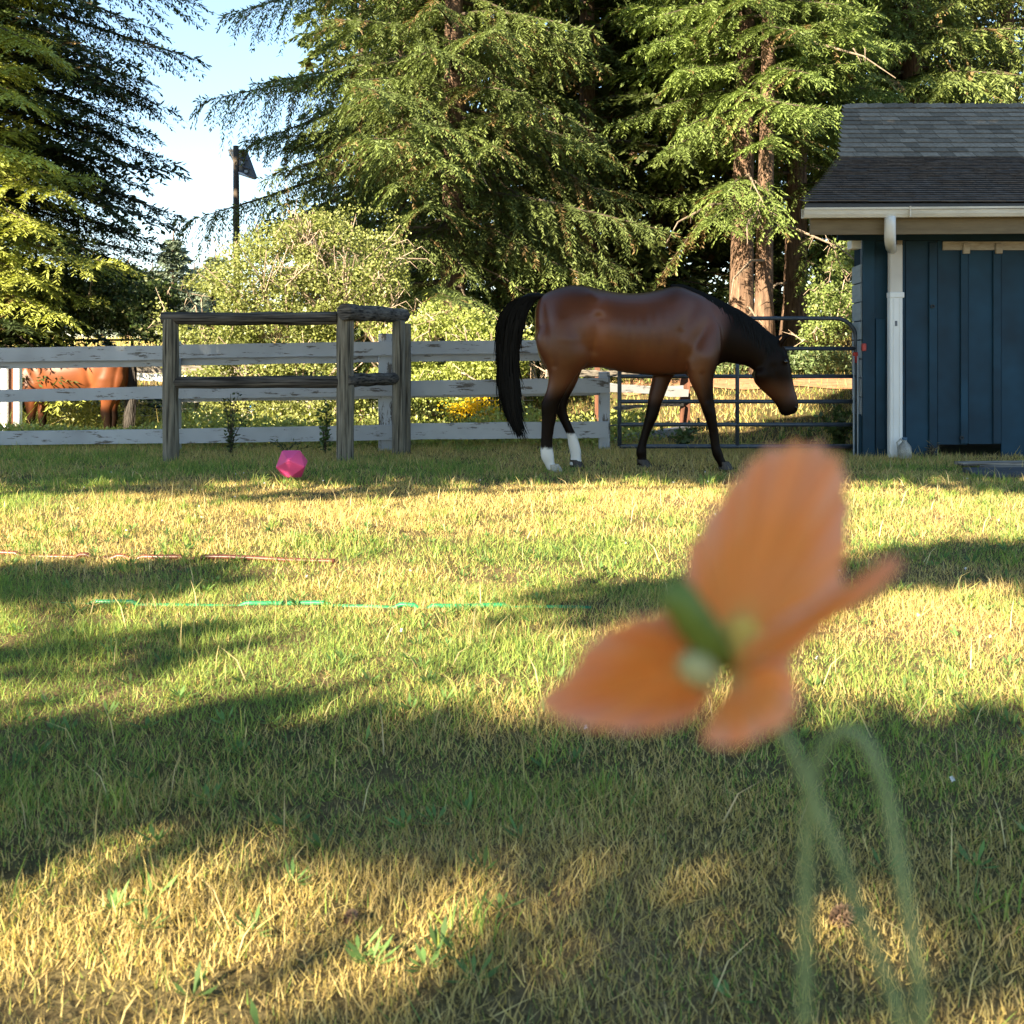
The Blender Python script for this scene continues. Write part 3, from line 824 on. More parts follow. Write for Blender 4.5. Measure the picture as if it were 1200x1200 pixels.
# ---------------------------------------------------------------- bushes and weeds
def bush(name, label, blobs, n, leaf=(0.05, 0.032), hue=(0.17, 0.19, 0.05), twigs=60, group=None, cat='bush', tw_out=0.25, base_y=None, shell=0.5):
    """blobs: (centre, (rx, ry, rz)) leaf mounds; leaves lie mostly near the surface with gaps"""
    c0 = np.mean([b[0] for b in blobs], 0)
    zg = float(terrain(c0[0], c0[1]))
    t = thing(name, (c0[0], c0[1], zg), label, cat, group)
    vol = np.array([b[1][0] * b[1][2] for b in blobs]); pick = rng.choice(len(blobs), n, p=vol / vol.sum())
    C = np.array([list(b[0]) for b in blobs])[pick]; R = np.array([b[1] for b in blobs])[pick]
    u = rand_dirs(n)
    r = (shell + (1 - shell) * rng.random(n) ** 0.6)
    lump = 0.70 + 0.52 * vnoise(u[:, 0] * 3 + C[:, 0] * 2 + 20, u[:, 2] * 3 + u[:, 1] * 2 + 20, 61)
    p = C + u * R * (r * lump)[:, None] + rng.normal(0, 0.09, (n, 3)) * (rng.random((n, 1)) < 0.25)
    gap = vnoise(p[:, 0] * 3.1 + 30, p[:, 2] * 3.4 + 30, 62)
    p = p[(p[:, 2] > terrain(p[:, 0], p[:, 1])) & (gap > 0.30)]
    n = len(p)
    d = rand_dirs(n); d[:, 2] += 0.2
    V, F = kites(p, d, rand_dirs(n) + np.array([[0, -0.5, 0.5]]), leaf[0] * rng.uniform(0.6, 1.3, n), leaf[1] * rng.uniform(0.7, 1.3, n), 0.12, 0.5)
    col = np.array([hue]) * rng.uniform(0.55, 1.4, (n, 1)) + (rng.random((n, 1)) < 0.12) * np.array([[0.12, 0.10, 0.05]])
    np_mesh('foliage', V, F, M_leaf, t, col=col)
    m = MB()
    for k in range(twigs):
        c, R = blobs[rng.integers(len(blobs))]
        c = np.array(c); R = np.array(R)
        u = rand_dirs(1)[0]; u[2] = abs(u[2]) * 0.8; u[1] = -abs(u[1])
        e = c + u * R * rng.uniform(0.95, 1.0 + tw_out)
        s = c + np.array([u[0] * 0.3, u[1] * 0.3, -0.5]) * R
        mid = (s + e) / 2 + np.array([0, 0, 0.15]) + rng.normal(0, 0.12, 3)
        pts = [Vector(s), Vector(mid), Vector(e), Vector(e + np.array([u[0] * 0.12, 0, -0.10]))]
        m.tube(pts, [0.013, 0.010, 0.006, 0.003], 4, cap=False)
        for q in range(3):
            b0 = np.array(pts[1]) * (1 - q / 3) + np.array(pts[2]) * q / 3
            m.tube([Vector(b0), Vector(b0 + rng.normal(0, 0.13, 3))], [0.006, 0.002], 3, cap=False)
    if twigs:
        m.build('twigs', M_cane, t)['kind'] = 'stuff'
    return t


def mound(px, py, Y, rx, ry, rz):
    return (np.array(P(px, py, Y)), (rx, ry, rz))


bush('bramble_bush', 'big sunlit olive bramble bush with bare twigs behind the timber posts',
     [mound(330, 350, 14.6, 1.25, 0.9, 1.15), mound(405, 330, 14.6, 0.95, 0.9, 1.1), mound(250, 385, 14.5, 0.85, 0.8, 0.75), mound(450, 370, 14.4, 0.55, 0.7, 0.75), mound(350, 440, 14.4, 1.7, 0.8, 0.7), mound(365, 290, 14.7, 0.55, 0.5, 0.55)],
     62000, (0.048, 0.034), (0.20, 0.225, 0.066), 100, tw_out=0.4)
bush('bramble_bush', 'lower bright green bramble hedge between the big bush and the horse tail',
     [mound(520, 400, 13.4, 0.75, 0.6, 0.5), mound(580, 415, 13.3, 0.6, 0.5, 0.45), mound(460, 420, 13.3, 0.5, 0.5, 0.4), mound(640, 432, 13.5, 0.45, 0.5, 0.3), mound(540, 450, 13.0, 0.9, 0.4, 0.3)],
     24000, (0.045, 0.032), (0.27, 0.31, 0.08), 30)
bush('hedge_bush', 'dark low bush under the fir at the left behind the red brown horse',
     [mound(110, 350, 17.5, 1.3, 0.8, 0.75), mound(180, 365, 17.2, 0.7, 0.7, 0.6), mound(40, 360, 17.8, 1.0, 0.8, 0.6)], 14000, (0.08, 0.055), (0.06, 0.09, 0.03), 12)
bush('undergrowth_bush', 'sunlit undergrowth bush between the shaded trunk and the shed corner',
     [mound(975, 350, 17.6, 0.55, 0.5, 0.75), mound(1000, 310, 17.8, 0.5, 0.5, 0.6), mound(955, 390, 17.2, 0.4, 0.4, 0.3)], 5200, (0.06, 0.042), (0.15, 0.20, 0.055), 14, shell=0.05)
bush('fern_clump', 'fern clump at the foot of the trees behind the gate',
     [mound(960, 424, 18.2, 0.7, 0.4, 0.25), mound(860, 428, 18.4, 0.6, 0.4, 0.2), mound(910, 426, 18.6, 0.5, 0.4, 0.2)], 3500, (0.12, 0.03), (0.12, 0.17, 0.07), 0)
bush('gold_bush', 'dry yellowish bush at the wood edge seen under the horse neck',
     [mound(850, 410, 19.6, 0.7, 0.4, 0.35), mound(985, 405, 20.0, 0.6, 0.4, 0.3)], 4500, (0.07, 0.02), (0.30, 0.24, 0.09), 0)
# yellow flowering weed seen between the rails
t = bush('flowering_weed', 'yellow flowering weed seen between the white rails left of the horse', [mound(545, 488, 12.2, 0.28, 0.2, 0.22), mound(575, 480, 12.2, 0.2, 0.2, 0.25)], 1800, (0.05, 0.018), (0.14, 0.19, 0.04), 0, cat='plant')
n = 700
cc = np.array([list(P(550, 478, 12.1)), list(P(575, 480, 12.1)), list(P(560, 474, 12.1)), list(P(530, 482, 12.1))])[rng.integers(0, 4, n)]
V, F = kites(cc + rng.normal(0, 1, (n, 3)) * np.array([[0.085, 0.06, 0.06]]), rand_dirs(n), rand_dirs(n), rng.uniform(0.02, 0.04, n), rng.uniform(0.02, 0.03, n))
np_mesh('flower_heads', V, F, M_leaf, t, col=np.array([[0.75, 0.50, 0.02]]) * rng.uniform(0.7, 1.2, (n, 1)))['kind'] = 'stuff'


def weed(label, px, pyb, pyt, Y, spread, nl, leaf, hue, name='weed_plant', stems=5):
    b = P(px, pyb, Y); H = P(px, pyt, Y).z - b.z
    t = thing(name, b, label, 'plant')
    m = MB(); ps, ds = [], []
    for k in range(stems):
        tx = rng.normal(0, spread); ty = rng.normal(0, spread * 0.6); hh = H * rng.uniform(0.55, 1.0) if k else H
        pts = [b + Vector((tx * f * f, ty * f * f, hh * f)) for f in (0, 0.35, 0.7, 1)]
        m.tube(pts, [0.006, 0.005, 0.003, 0.002], 4, cap=False)
        for q in range(nl):
            f = rng.uniform(0.12, 1)
            p = b + Vector((tx * f * f, ty * f * f, hh * f))
            ps.append(p + Vector(rng.normal(0, 0.014, 3))); ds.append(rng.normal(0, 1, 3) * np.array([1, 1, 0.6]) + np.array([0, 0, 0.25]))
    m.build('stems', M_limb, t)['kind'] = 'stuff'
    n = len(ps)
    V, F = kites(np.array([list(p) for p in ps]), np.array(ds), rand_dirs(n) + np.array([[0, 0, 1]]), leaf[0] * rng.uniform(0.6, 1.3, n), leaf[1] * rng.uniform(0.7, 1.3, n), 0.1, 0.5)
    np_mesh('leaves', V, F, M_leaf, t, col=np.array([hue]) * rng.uniform(0.6, 1.4, (n, 1)))['kind'] = 'stuff'


weed('tall branching weed with small dark leaves before the white rails inside the timber frame', 270, 535, 460, 10.25, 0.10, 26, (0.055, 0.024), (0.055, 0.075, 0.03), stems=7)
weed('narrow leafy weed beside the middle timber post', 381, 536, 472, 10.2, 0.035, 30, (0.06, 0.03), (0.07, 0.11, 0.03), stems=5)
weed('small weed tuft at the foot of the white rails behind the pink ball', 335, 534, 515, 10.3, 0.12, 14, (0.045, 0.018), (0.06, 0.09, 0.03), stems=7)
weed('leafy weed under the gate beside the brown post', 800, 527, 490, 11.0, 0.14, 30, (0.07, 0.04), (0.08, 0.12, 0.04), stems=8)
weed('leafy bush weed growing behind the gate by the shed corner', 982, 528, 472, 10.7, 0.17, 34, (0.075, 0.042), (0.08, 0.12, 0.04), stems=9)
weed('low weed under the gate left of the poppy top', 945, 527, 502, 10.8, 0.10, 20, (0.06, 0.03), (0.07, 0.11, 0.04), stems=5)
weed('dry weed growing against the blue wall beside the hole', 1092, 537, 518, 9.9, 0.07, 8, (0.06, 0.008), (0.22, 0.18, 0.09), stems=8)


# ---------------------------------------------------------------- white rail fence
def white_fence():
    t = thing('rail_fence', (-1.0, 10.6, 0), 'weathered white board fence running behind the timber posts and the dark horse', 'fence')
    Yf = 10.58
    segs = [((-120, 409, 426, 205, 405, 421), (-120, 460, 474, 205, 452, 467), (-120, 507, 523, 205, 503, 519)),
            ((205, 404, 420, 470, 400, 416), (205, 452, 467, 470, 448, 464), (205, 503, 519, 470, 497, 516)),
            ((470, 400, 415, 714, 398, 413), (470, 447, 463.5, 714, 442, 460.5), (470, 496, 515, 714, 494, 513))]
    for si, s in enumerate(segs):
        for ri, (xa, ta, ba, xb, tb, bb) in enumerate(s):
            a, b = P(xa + 1, (ta + ba) / 2, Yf), P(xb - 1, (tb + bb) / 2, Yf)
            m = MB().beam(a, b, 0.028, (ba - ta + bb - tb) / 2 / FPX * Yf, 0.003, 6)
            m.build('rail', M_white, t)
            if ri < 2 and not (si == 0 and ri == 1):
                off = (0.085, 0.045)[ri]
                d = Vector((0, 0.135, -off))
                MB().beam(a + d, b + d, 0.028, 0.125, 0.004, 6).build('rail', M_white, t)
    for px, top, w in ((-118, 400, 0.1), (88, 404, 0.10), (205, 400, 0.11), (330, 402, 0.1), (452, 391, 0.145), (587, 398, 0.10), (708, 436, 0.115)):
        a = P(px, top, Yf + 0.075)
        if px in (88, 330, 587): continue
        MB().box((a.x, Yf + 0.075, (a.z - 0.15) / 2), w, 0.10, a.z + 0.15).build('post', M_white_post, t, bevel=0.006)


white_fence()


# broken white fence turning away behind the gate
def back_fence():
    t = thing('rail_fence', P(770, 520, 12.4), 'broken white fence with a brown post seen behind the gate', 'fence')
    for (xa, ya, xb, yb, h, mt) in ((648, 449, 806, 461, 0.10, M_white), (645, 459, 800, 455, 0.06, M_white), (720, 478, 800, 474, 0.035, M_plank), (716, 516, 808, 504, 0.10, M_white), (640, 437, 800, 440, 0.07, M_plank)):
        MB().beam(P(xa, ya, 11.6), P(xb, yb, 12.6), 0.03, h, 0.012, 7).build('rail', mt, t)
    a = P(803, 440, 12.7); b = P(803, 524, 12.7)
    MB().box((a.x, 12.72, (a.z + b.z - 0.2) / 2), 0.12, 0.10, a.z - b.z + 0.2).build('post', M_rust, t, bevel=0.006)
    a = P(700, 425, 12.6)
    MB().box((a.x, 12.6, 0.35), 0.06, 0.06, 1.1).build('post', M_rust, t)


back_fence()

# retaining boards at the wood edge behind the gate
t = thing('plank_wall', P(800, 435, 18.3), 'low dark plank wall at the wood edge behind the gate', 'wall')
for k, (xa, xb, y) in enumerate(((640, 790, 424), (792, 1010, 426), (650, 1005, 434))):
    a, b = P(xa, y, 18.6), P(xb, y - 1, 18.6)
    MB().beam(a, b, 0.06, 0.115, 0.006, 5).build('plank', M_timber_h, t)

# ---------------------------------------------------------------- timber corner
def timber():
    t = thing('timber_frame', P(404, 540, 9.6), 'corner frame of three grey timber posts with round log rails', 'fence')
    def post(px, top, Y, w, bot=545):
        a, b = P(px, top, Y), P(px, bot, Y)
        b.z = -0.15
        pts = [a.lerp(b, i / 6) + Vector((random.uniform(-.004, .004), 0, 0)) for i in range(7)]
        return MB().tube(pts, [w / 2 * (1 + random.uniform(-.03, .03)) for _ in pts], 14, jit=0.02).build('post', M_timber, t, smooth=False, bevel=0.006)
    post(200, 374, 9.6, 0.150); post(404.5, 360, 9.6, 0.165); 
    post(467, 376, 10.25, 0.135); post(476, 379, 10.31, 0.10)
    def rail(a, b, ra, rb):
        a, b = Vector(a), Vector(b)
        pts = [a.lerp(b, i / 8) + Vector((0, 0, random.uniform(-.006, .006))) for i in range(9)]
        return MB().tube(pts, [ra + (rb - ra) * i / 8 for i in range(9)], 14, jit=0.03).build('rail', M_timber_h, t, bevel=0.006)
    rail(P(190, 373.5, 9.6), P(396, 373, 9.6), 0.062, 0.064)
    rail(P(403, 366, 9.45), P(474, 370, 10.42), 0.082, 0.072)
    rail(P(203, 449, 9.6), P(398, 447, 9.6), 0.058, 0.060)
    rail(P(404, 446, 9.55), P(474, 443, 10.36), 0.068, 0.060)
timber()


# ---------------------------------------------------------------- tube gate
def gate():
    Yg = 10.2
    t = thing('farm_gate', P(865, 532, Yg), 'dark tubular metal gate standing between the white fence and the shed', 'gate')
    mg = mat_noise('gate_metal', [(0.3, (0.035, 0.045, 0.06)), (0.7, (0.07, 0.085, 0.105))], (3, 3, 3), 6, 0.45, 0.1, 0.002, spec=0.5, metal=0.3)
    r = 0.0215
    xl, xr, yt, yb = 726, 1003, 373, 523
    rc = 24
    pts = [P(xl, yb, Yg)] + [P(xl, y, Yg) for y in (470, 420, yt + rc)]
    for k in range(1, 7):
        a = math.pi / 2 * k / 6
        pts.append(P(xl + rc * (1 - math.cos(a)), yt + rc * (1 - math.sin(a)), Yg))
    pts += [P(860, yt, Yg)]
    for k in range(0, 7):
        a = math.pi / 2 * k / 6
        pts.append(P(xr - rc * (1 - math.sin(a)), yt + rc * (1 - math.cos(a)), Yg))
    pts += [P(xr, y, Yg) for y in (440, 480, yb)]
    MB().tube(pts, r, 10).build('frame', mg, t, smooth=True)
    for y in (408.5, 441, 470.5, 497.5, 523):
        MB().tube([P(xl, y, Yg), P(864, y, Yg), P(xr, y, Yg)], r * (1.0 if y < 520 else 1.05), 10).build('bar', mg, t, smooth=True)
    MB().tube([P(864, yt, Yg - 0.002), P(864, 450, Yg - 0.002), P(864, yb, Yg - 0.002)], r * 0.95, 10).build('upright', mg, t, smooth=True)
    mr = mat_plain('red_plastic', (0.45, 0.03, 0.02), 0.4)
    a = P(1003, 419, Yg - 0.03)
    MB().box(a, 0.055, 0.06, 0.11).build('latch', mr, t, bevel=0.01)
    for y in (440, 498):
        MB().tube([P(722, y, Yg), P(714, y + 1, Yg + 0.2)], 0.008, 6).build('hinge', mg, t)
gate()


# ---------------------------------------------------------------- shed
def shed():
    Yw = 10.0
    XL = (1011 - 600) / FPX * Yw
    XR = 7.4
    t = thing('shed', (5.2, 11.5, 0), 'dark blue board and batten shed with shingle roof and white gutter', 'shed')
    mb = mat_paint('blue_paint', (0.0055, 0.036, 0.064), (0.12, 0.12, 0.12), 0.66, (6, 6, 3), (26, 26, 1.0), 0.6, 0.24)
    mfas = mat_noise('fascia_wood', [(0.3, (0.13, 0.10, 0.06)), (0.7, (0.21, 0.165, 0.10))], (1.2, 8, 10), 2, 0.8, 0.2, 0.003)
    mbeige = mat_noise('bare_trim', [(0.3, (0.26, 0.21, 0.15)), (0.7, (0.46, 0.40, 0.31))], (2, 8, 8), 3, 0.8, 0.3, 0.003)
    msid = mat_noise('pale_siding', [(0.3, (0.22, 0.26, 0.29)), (0.7, (0.30, 0.345, 0.38))], (2, 2, 8), 3, 0.6, 0.1, 0.003)
    mgut = mat_noise('gutter_paint', [(0.3, (0.50, 0.46, 0.38)), (0.7, (0.70, 0.66, 0.57))], (1, 4, 4), 3, 0.45, 0.05, 0.002)
    X = lambda px: (px - 600) / FPX * Yw
    ztop = 2.30
    # panels between the battens; two stop short above the hole
    pan = [(1011, 1060.2, -0.02), (1061.2, 1097.6, -0.02), (1098.8, 1133.6, 0.12), (1134.8, 1172.2, 0.125), (1173.4, 1211, -0.02)]
    k = 1211
    while X(k) < XR:
        pan.append((k + 0.8, k + 38, -0.02)); k += 38
    for a, b, z0 in pan:
        MB().box(((X(a) + X(b)) / 2, Yw + 0.012, (z0 + ztop) / 2), X(b) - X(a) - 0.004, 0.02, ztop - z0).build('panel', mb, t)
    bat = [(1054.5, 1060, 0.012), (1088, 1097.5, 0.022), (1125, 1133.5, 0.022), (1163, 1172, 0.022)]
    k = 1202
    while X(k) < XR:
        bat.append((k, k + 9, 0.022)); k += 38
    for a, b, th in bat:
        z0 = 0.13 if a in (1125, 1163) else -0.02
        MB().box(((X(a) + X(b)) / 2, Yw - th / 2, (z0 + 2.13) / 2), X(b) - X(a), th, 2.13 - z0).build('batten', mb, t, bevel=0.003)
    MB().box(((X(1010) + X(1024)) / 2, Yw - 0.014, 1.07), X(1024) - X(1010), 0.028, 2.16).build('corner_board', mb, t, bevel=0.003)
    MB().box(((X(1025.5) + X(1037)) / 2, Yw - 0.010, 0.72), X(1037) - X(1025.5), 0.02, 1.30).build('patch_board', mb, t, bevel=0.003)
    MB().box(((X(980) + XR) / 2, Yw - 0.03, 2.185), XR - X(980), 0.05, 0.075).build('frieze', mb, t)
    MB().box(((X(1104) + XR) / 2, Yw - 0.012, 2.095), XR - X(1104), 0.02, 0.085).build('bare_trim_board', mbeige, t)
    for px in (1130.5, 1168.5):
        MB().box((X(px), Yw - 0.035, 2.065), 0.065, 0.03, 0.10).build('trim_block', mbeige, t, bevel=0.003)
    # small bracket at the corner under the eave
    MB().box((X(1006), Yw + 0.12, P(0, 287, 10.1).z), 0.10, 0.14, 0.085).build('bracket', M_whiteclean, t, bevel=0.004)
    # side return with lap siding
    for k in range(8):
        z = 1.92 - 0.19 * k - 0.095
        a = Vector((XL - 0.006, Yw + 0.02, z)); b = Vector((XL + 0.045, Yw + 0.42, z))
        MB().beam(a, b, 0.018, 0.178).build('siding_board', msid, t)
        o = bpy.data.objects[t.children[-1].name]
        o.rotation_euler = (0, 0, 0)
    MB().box((XL - 0.012, Yw + 0.10, 0.2), 0.03, 0.16, 0.44).build('corner_board', mb, t)
    for dx, dy in ((-0.03, 0.05), (-0.055, 0.1)):
        MB().tube([(XL + dx, Yw + dy, -0.02), (XL + dx, Yw + dy, 1.0)], 0.009, 6).build('conduit', msid, t)
    MB().box((XL - 0.005, Yw - 0.045, P(0, 407, 10).z), 0.04, 0.04, 0.075).build('gate_catch', mat_plain('red_paint', (0.40, 0.03, 0.02), 0.4), t, bevel=0.006)
    # closed rear of the building
    m = MB()
    m.box(((XL + 2.95 + XR + 1.5) / 2, 17.0, 1.3), XR + 1.5 - XL - 2.95, 0.1, 2.6)
    m.beam((XR, 10.06, 1.2), (XR + 1.5, 17.0, 1.2), 0.1, 2.4)
    m.build('rear_wall', mb, t)
    m = MB()
    m.beam((XL + 0.10, Yw + 0.45, 1.1), (XL + 2.95, 17.0, 1.1), 0.06, 2.2)
    m.build('side_wall', mb, t)
    # gutter: an open trough
    yg = 9.36
    ax, bx = P(942.5, 0, yg).x, XR
    gz0, gz1 = P(0, 255, yg).z, P(0, 243.5, yg).z
    prof = [(0.10, gz1), (0.10, gz0 + 0.005), (0.075, gz0), (0.015, gz0), (0.0, gz0 + 0.03), (-0.004, gz1 - 0.022), (-0.016, gz1 - 0.020), (-0.016, gz1), (-0.006, gz1), (0.006, gz1 - 0.012), (0.012, gz0 + 0.035), (0.022, gz0 + 0.012), (0.075, gz0 + 0.012), (0.09, gz1)]
    n = len(prof)
    rise = 0.028
    vs = [(ax, yg + y, z) for y, z in prof] + [(bx, yg + y, z + rise * 1.2) for y, z in prof]
    fs = [(i, (i + 1) % n, n + (i + 1) % n, n + i) for i in range(n)] + [tuple(range(n)), tuple(range(2 * n - 1, n - 1, -1))]
    MB().add(vs, fs).build('gutter', mgut, t)
    MB().box((P(1066, 0, yg).x, yg - 0.008, (gz0 + gz1) / 2 + 0.008), 0.012, 0.03, gz1 - gz0 + 0.01).build('gutter_joint', mgut, t)
    zb, zt = P(0, 275, 9.48).z, P(0, 247, 9.48).z
    fx = P(950, 0, 9.48).x
    MB().beam((fx, 9.5, (zb + zt) / 2), (XR, 9.5, (zb + zt) / 2 + 0.025), 0.035, zt - zb).build('fascia', mfas, t)
    # soffit boards
    m = MB()
    m.add([(fx + 0.02, 9.52, zb + 0.10), (XR, 9.52, zb + 0.10), (XR, 10.02, 2.235), (fx + 0.45, 10.02, 2.235)], [(0, 1, 2, 3)])
    m.build('soffit', mfas, t)
    # downspout: offset elbow, pipe, collar, board behind
    xd = X(1044.5)
    m = MB()
    wpts = [P(1043, 254, 9.39), P(1043, 264, 9.39), P(1043, 275, 9.40), P(1043, 281, 9.46), P(1043.5, 286, 9.66), P(1044.5, 291, 9.88)]
    m.tube(wpts, 0.062, 10, sq=0.8)
    m.build('elbow', M_whiteclean, t, smooth=True)
    MB().box((xd, 9.90, 1.84), 0.125, 0.075, 0.52).build('upper_downspout', mat_paint('flaking_white', (0.62, 0.58, 0.52), (0.2, 0.16, 0.12), 0.55, (7, 7, 7), (9, 9, 6)), t, bevel=0.01)
    dm = MB()
    dm.box((xd - 0.004, 9.895, 0.80), 0.128, 0.085, 1.62)
    d = dm.build('downspout', M_whiteclean, t, bevel=0.012)
    for dx in (-0.03, 0.03):
        MB().box((xd + dx, 9.850, 0.80), 0.012, 0.006, 1.60).build('rib', M_whiteclean, t)
    MB().box((xd, 9.893, 1.60), 0.142, 0.098, 0.055).build('collar', M_whiteclean, t, bevel=0.006)
    MB().box((xd - 0.01, 9.8485, P(0, 379, 9.85).z), 0.022, 0.004, 0.05).build('sticker', mat_plain('grey_sticker', (0.12, 0.13, 0.15), 0.5), t)
    MB().box((X(1053), Yw - 0.022, 2.0), 0.05, 0.02, 0.5).build('bare_trim_board', mbeige, t)
    # ring bolts and knots on the battens
    for px, py in ((1057, 408), (1057, 426), (1057, 462), (1057, 472), (1093, 359), (1127, 513)):
        c = P(px, py, Yw - 0.03)
        m = MB()
        ring = [c + Vector((0.018 * math.cos(a), 0, 0.014 * math.sin(a))) for a in np.linspace(0, 2 * math.pi, 9)]
        m.tube(ring, 0.006, 5, cap=False)
        m.build('ring_bolt', mat_rb, t)
    # ------- roof
    eY, eZ = 9.36, 2.435
    bY, bZ = 12.6, 3.47
    rY, rZ = 14.1, 4.49
    def edge(y):   # left rake in plan
        return float(np.interp(y, [9.3, 9.4, 10.5, 11.6, 12.6, 14.1], [2.70, 2.735, 3.24, 3.70, 4.12, 4.67]))
    deck = mat_plain('roof_deck', (0.06, 0.055, 0.05), 0.9)
    m = MB()
    ys = [eY, 9.9, 10.5, 11.6, 12.6, 14.1]
    zs = [eZ + (y - eY) * (bZ - eZ) / (bY - eY) if y <= bY else bZ + (y - bY) * (rZ - bZ) / (rY - bY) for y in ys]
    vs, fs = [], []
    for y, z in zip(ys, zs):
        vs += [(edge(y) + 0.02, y, z - 0.012), (XR + 0.4, y, z - 0.012), (edge(y) + 0.02, y, z - 0.06), (XR + 0.4, y, z - 0.06)]
    for i in range(len(ys) - 1):
        a = 4 * i
        fs += [(a, a + 1, a + 5, a + 4), (a + 2, a + 6, a + 7, a + 3), (a, a + 4, a + 6, a + 2), (a + 1, a + 3, a + 7, a + 5)]
    fs += [(0, 2, 3, 1), (20, 21, 23, 22)]
    # rear slope
    nb = len(vs)
    vs += [(edge(rY) + 0.02, rY + 0.01, rZ - 0.012), (XR + 0.4, rY + 0.01, rZ - 0.012), (XR + 1.9, 17.2, 2.6), (6.3, 17.2, 2.6)]
    fs += [(nb, nb + 1, nb + 2, nb + 3)]
    m.add(vs, fs)
    m.build('roof_deck', deck, t)
    mdrip = mat_plain('drip_edge', (0.02, 0.02, 0.022), 0.5)
    MB().beam((edge(9.4) - 0.01, eY + 0.0, eZ - 0.045), (XR + 0.4, eY + 0.0, eZ - 0.02), 0.02, 0.05).build('drip_edge', mdrip, t)
    msh = mat_noise('shingle', [(0.3, (0.105, 0.088, 0.068)), (0.7, (0.20, 0.168, 0.130))], (1, 1, 1), 22, 0.95, 0.4, 0.004, spec=0.06, rnd=0.33)
    msl = mat_noise('low_slope_shingle', [(0.25, (0.050, 0.041, 0.036)), (0.5, (0.096, 0.080, 0.070)), (0.75, (0.155, 0.132, 0.115))], (2.5, 1, 1), 5, 0.95, 0.4, 0.004, spec=0.06)
    def tab(mb_, x0, x1, y, z, dy, dz, th):
        # one shingle lying on the slope, lower edge proud of the course below
        e = random.uniform(-0.002, 0.002)
        g = 0.010     # open gap under the lip
        vs = [(x0, y, z + th + g + e), (x1, y, z + th + g + e), (x1, y + dy, z + dz + 0.002), (x0, y + dy, z + dz + 0.002),
              (x0, y + 0.001, z + g + e), (x1, y + 0.001, z + g + e), (x1, y + dy, z + dz - 0.002), (x0, y + dy, z + dz - 0.002)]
        mb_.add(vs, [(0, 1, 2, 3), (4, 5, 1, 0), (4, 0, 3, 7), (5, 6, 2, 1), (7, 6, 5, 4)])
    # upper slope: one object each
    L1 = math.hypot(rY - bY, rZ - bZ)
    nrow = 12
    for r in range(nrow):
        f0, f1 = r / nrow, min(1.0, (r + 1.12) / nrow)
        y0, z0 = bY + (rY - bY) * f0, bZ + (rZ - bZ) * f0
        y1, z1 = bY + (rY - bY) * f1, bZ + (rZ - bZ) * f1
        x = edge(y0)
        first = True
        while x < XR + 0.2:
            w = random.uniform(0.17, 0.36)
            if first: w *= random.uniform(0.4, 1); first = False
            m = MB(); tab(m, x, x + w - 0.006, y0, z0, y1 - y0, z1 - z0, 0.006 + random.uniform(0, 0.006))
            m.build('shingle', msh, t)
            x += w
    # lower slope: courses too fine to tell apart one by one
    m = MB()
    nrow = 25
    for r in range(nrow):
        f0, f1 = r / nrow, min(1.0, (r + 1.1) / nrow)
        y0, z0 = eY + (bY - eY) * f0, eZ + (bZ - eZ) * f0
        y1, z1 = eY + (bY - eY) * f1, eZ + (bZ - eZ) * f1
        x = edge(y0)
        while x < XR + 0.2:
            w = random.uniform(0.12, 0.34)
            tab(m, x, x + w - 0.005, y0, z0, y1 - y0, z1 - z0, 0.005 + random.uniform(0, 0.009))
            x += w
    m.build('low_slope_shingles', msl, t)['kind'] = 'stuff'
    x = edge(rY)
    while x < XR + 0.2:
        m = MB()
        vs = [(x, rY - 0.13, rZ - 0.075), (x + 0.30, rY - 0.13, rZ - 0.055), (x, rY, rZ + 0.012), (x + 0.30, rY, rZ + 0.035), (x, rY + 0.13, rZ - 0.075), (x + 0.30, rY + 0.13, rZ - 0.055),
              (x + 0.30, rY - 0.13, rZ - 0.075), (x + 0.30, rY, rZ + 0.01)]
        m.add(vs, [(0, 1, 3, 2), (2, 3, 5, 4)])
        o = m.build('ridge_cap', msh, t)
        sm = o.modifiers.new('solid', 'SOLIDIFY'); sm.thickness = 0.012
        x += 0.215


mat_rb = mat_plain('dark_iron', (0.02, 0.018, 0.016), 0.6)
shed()

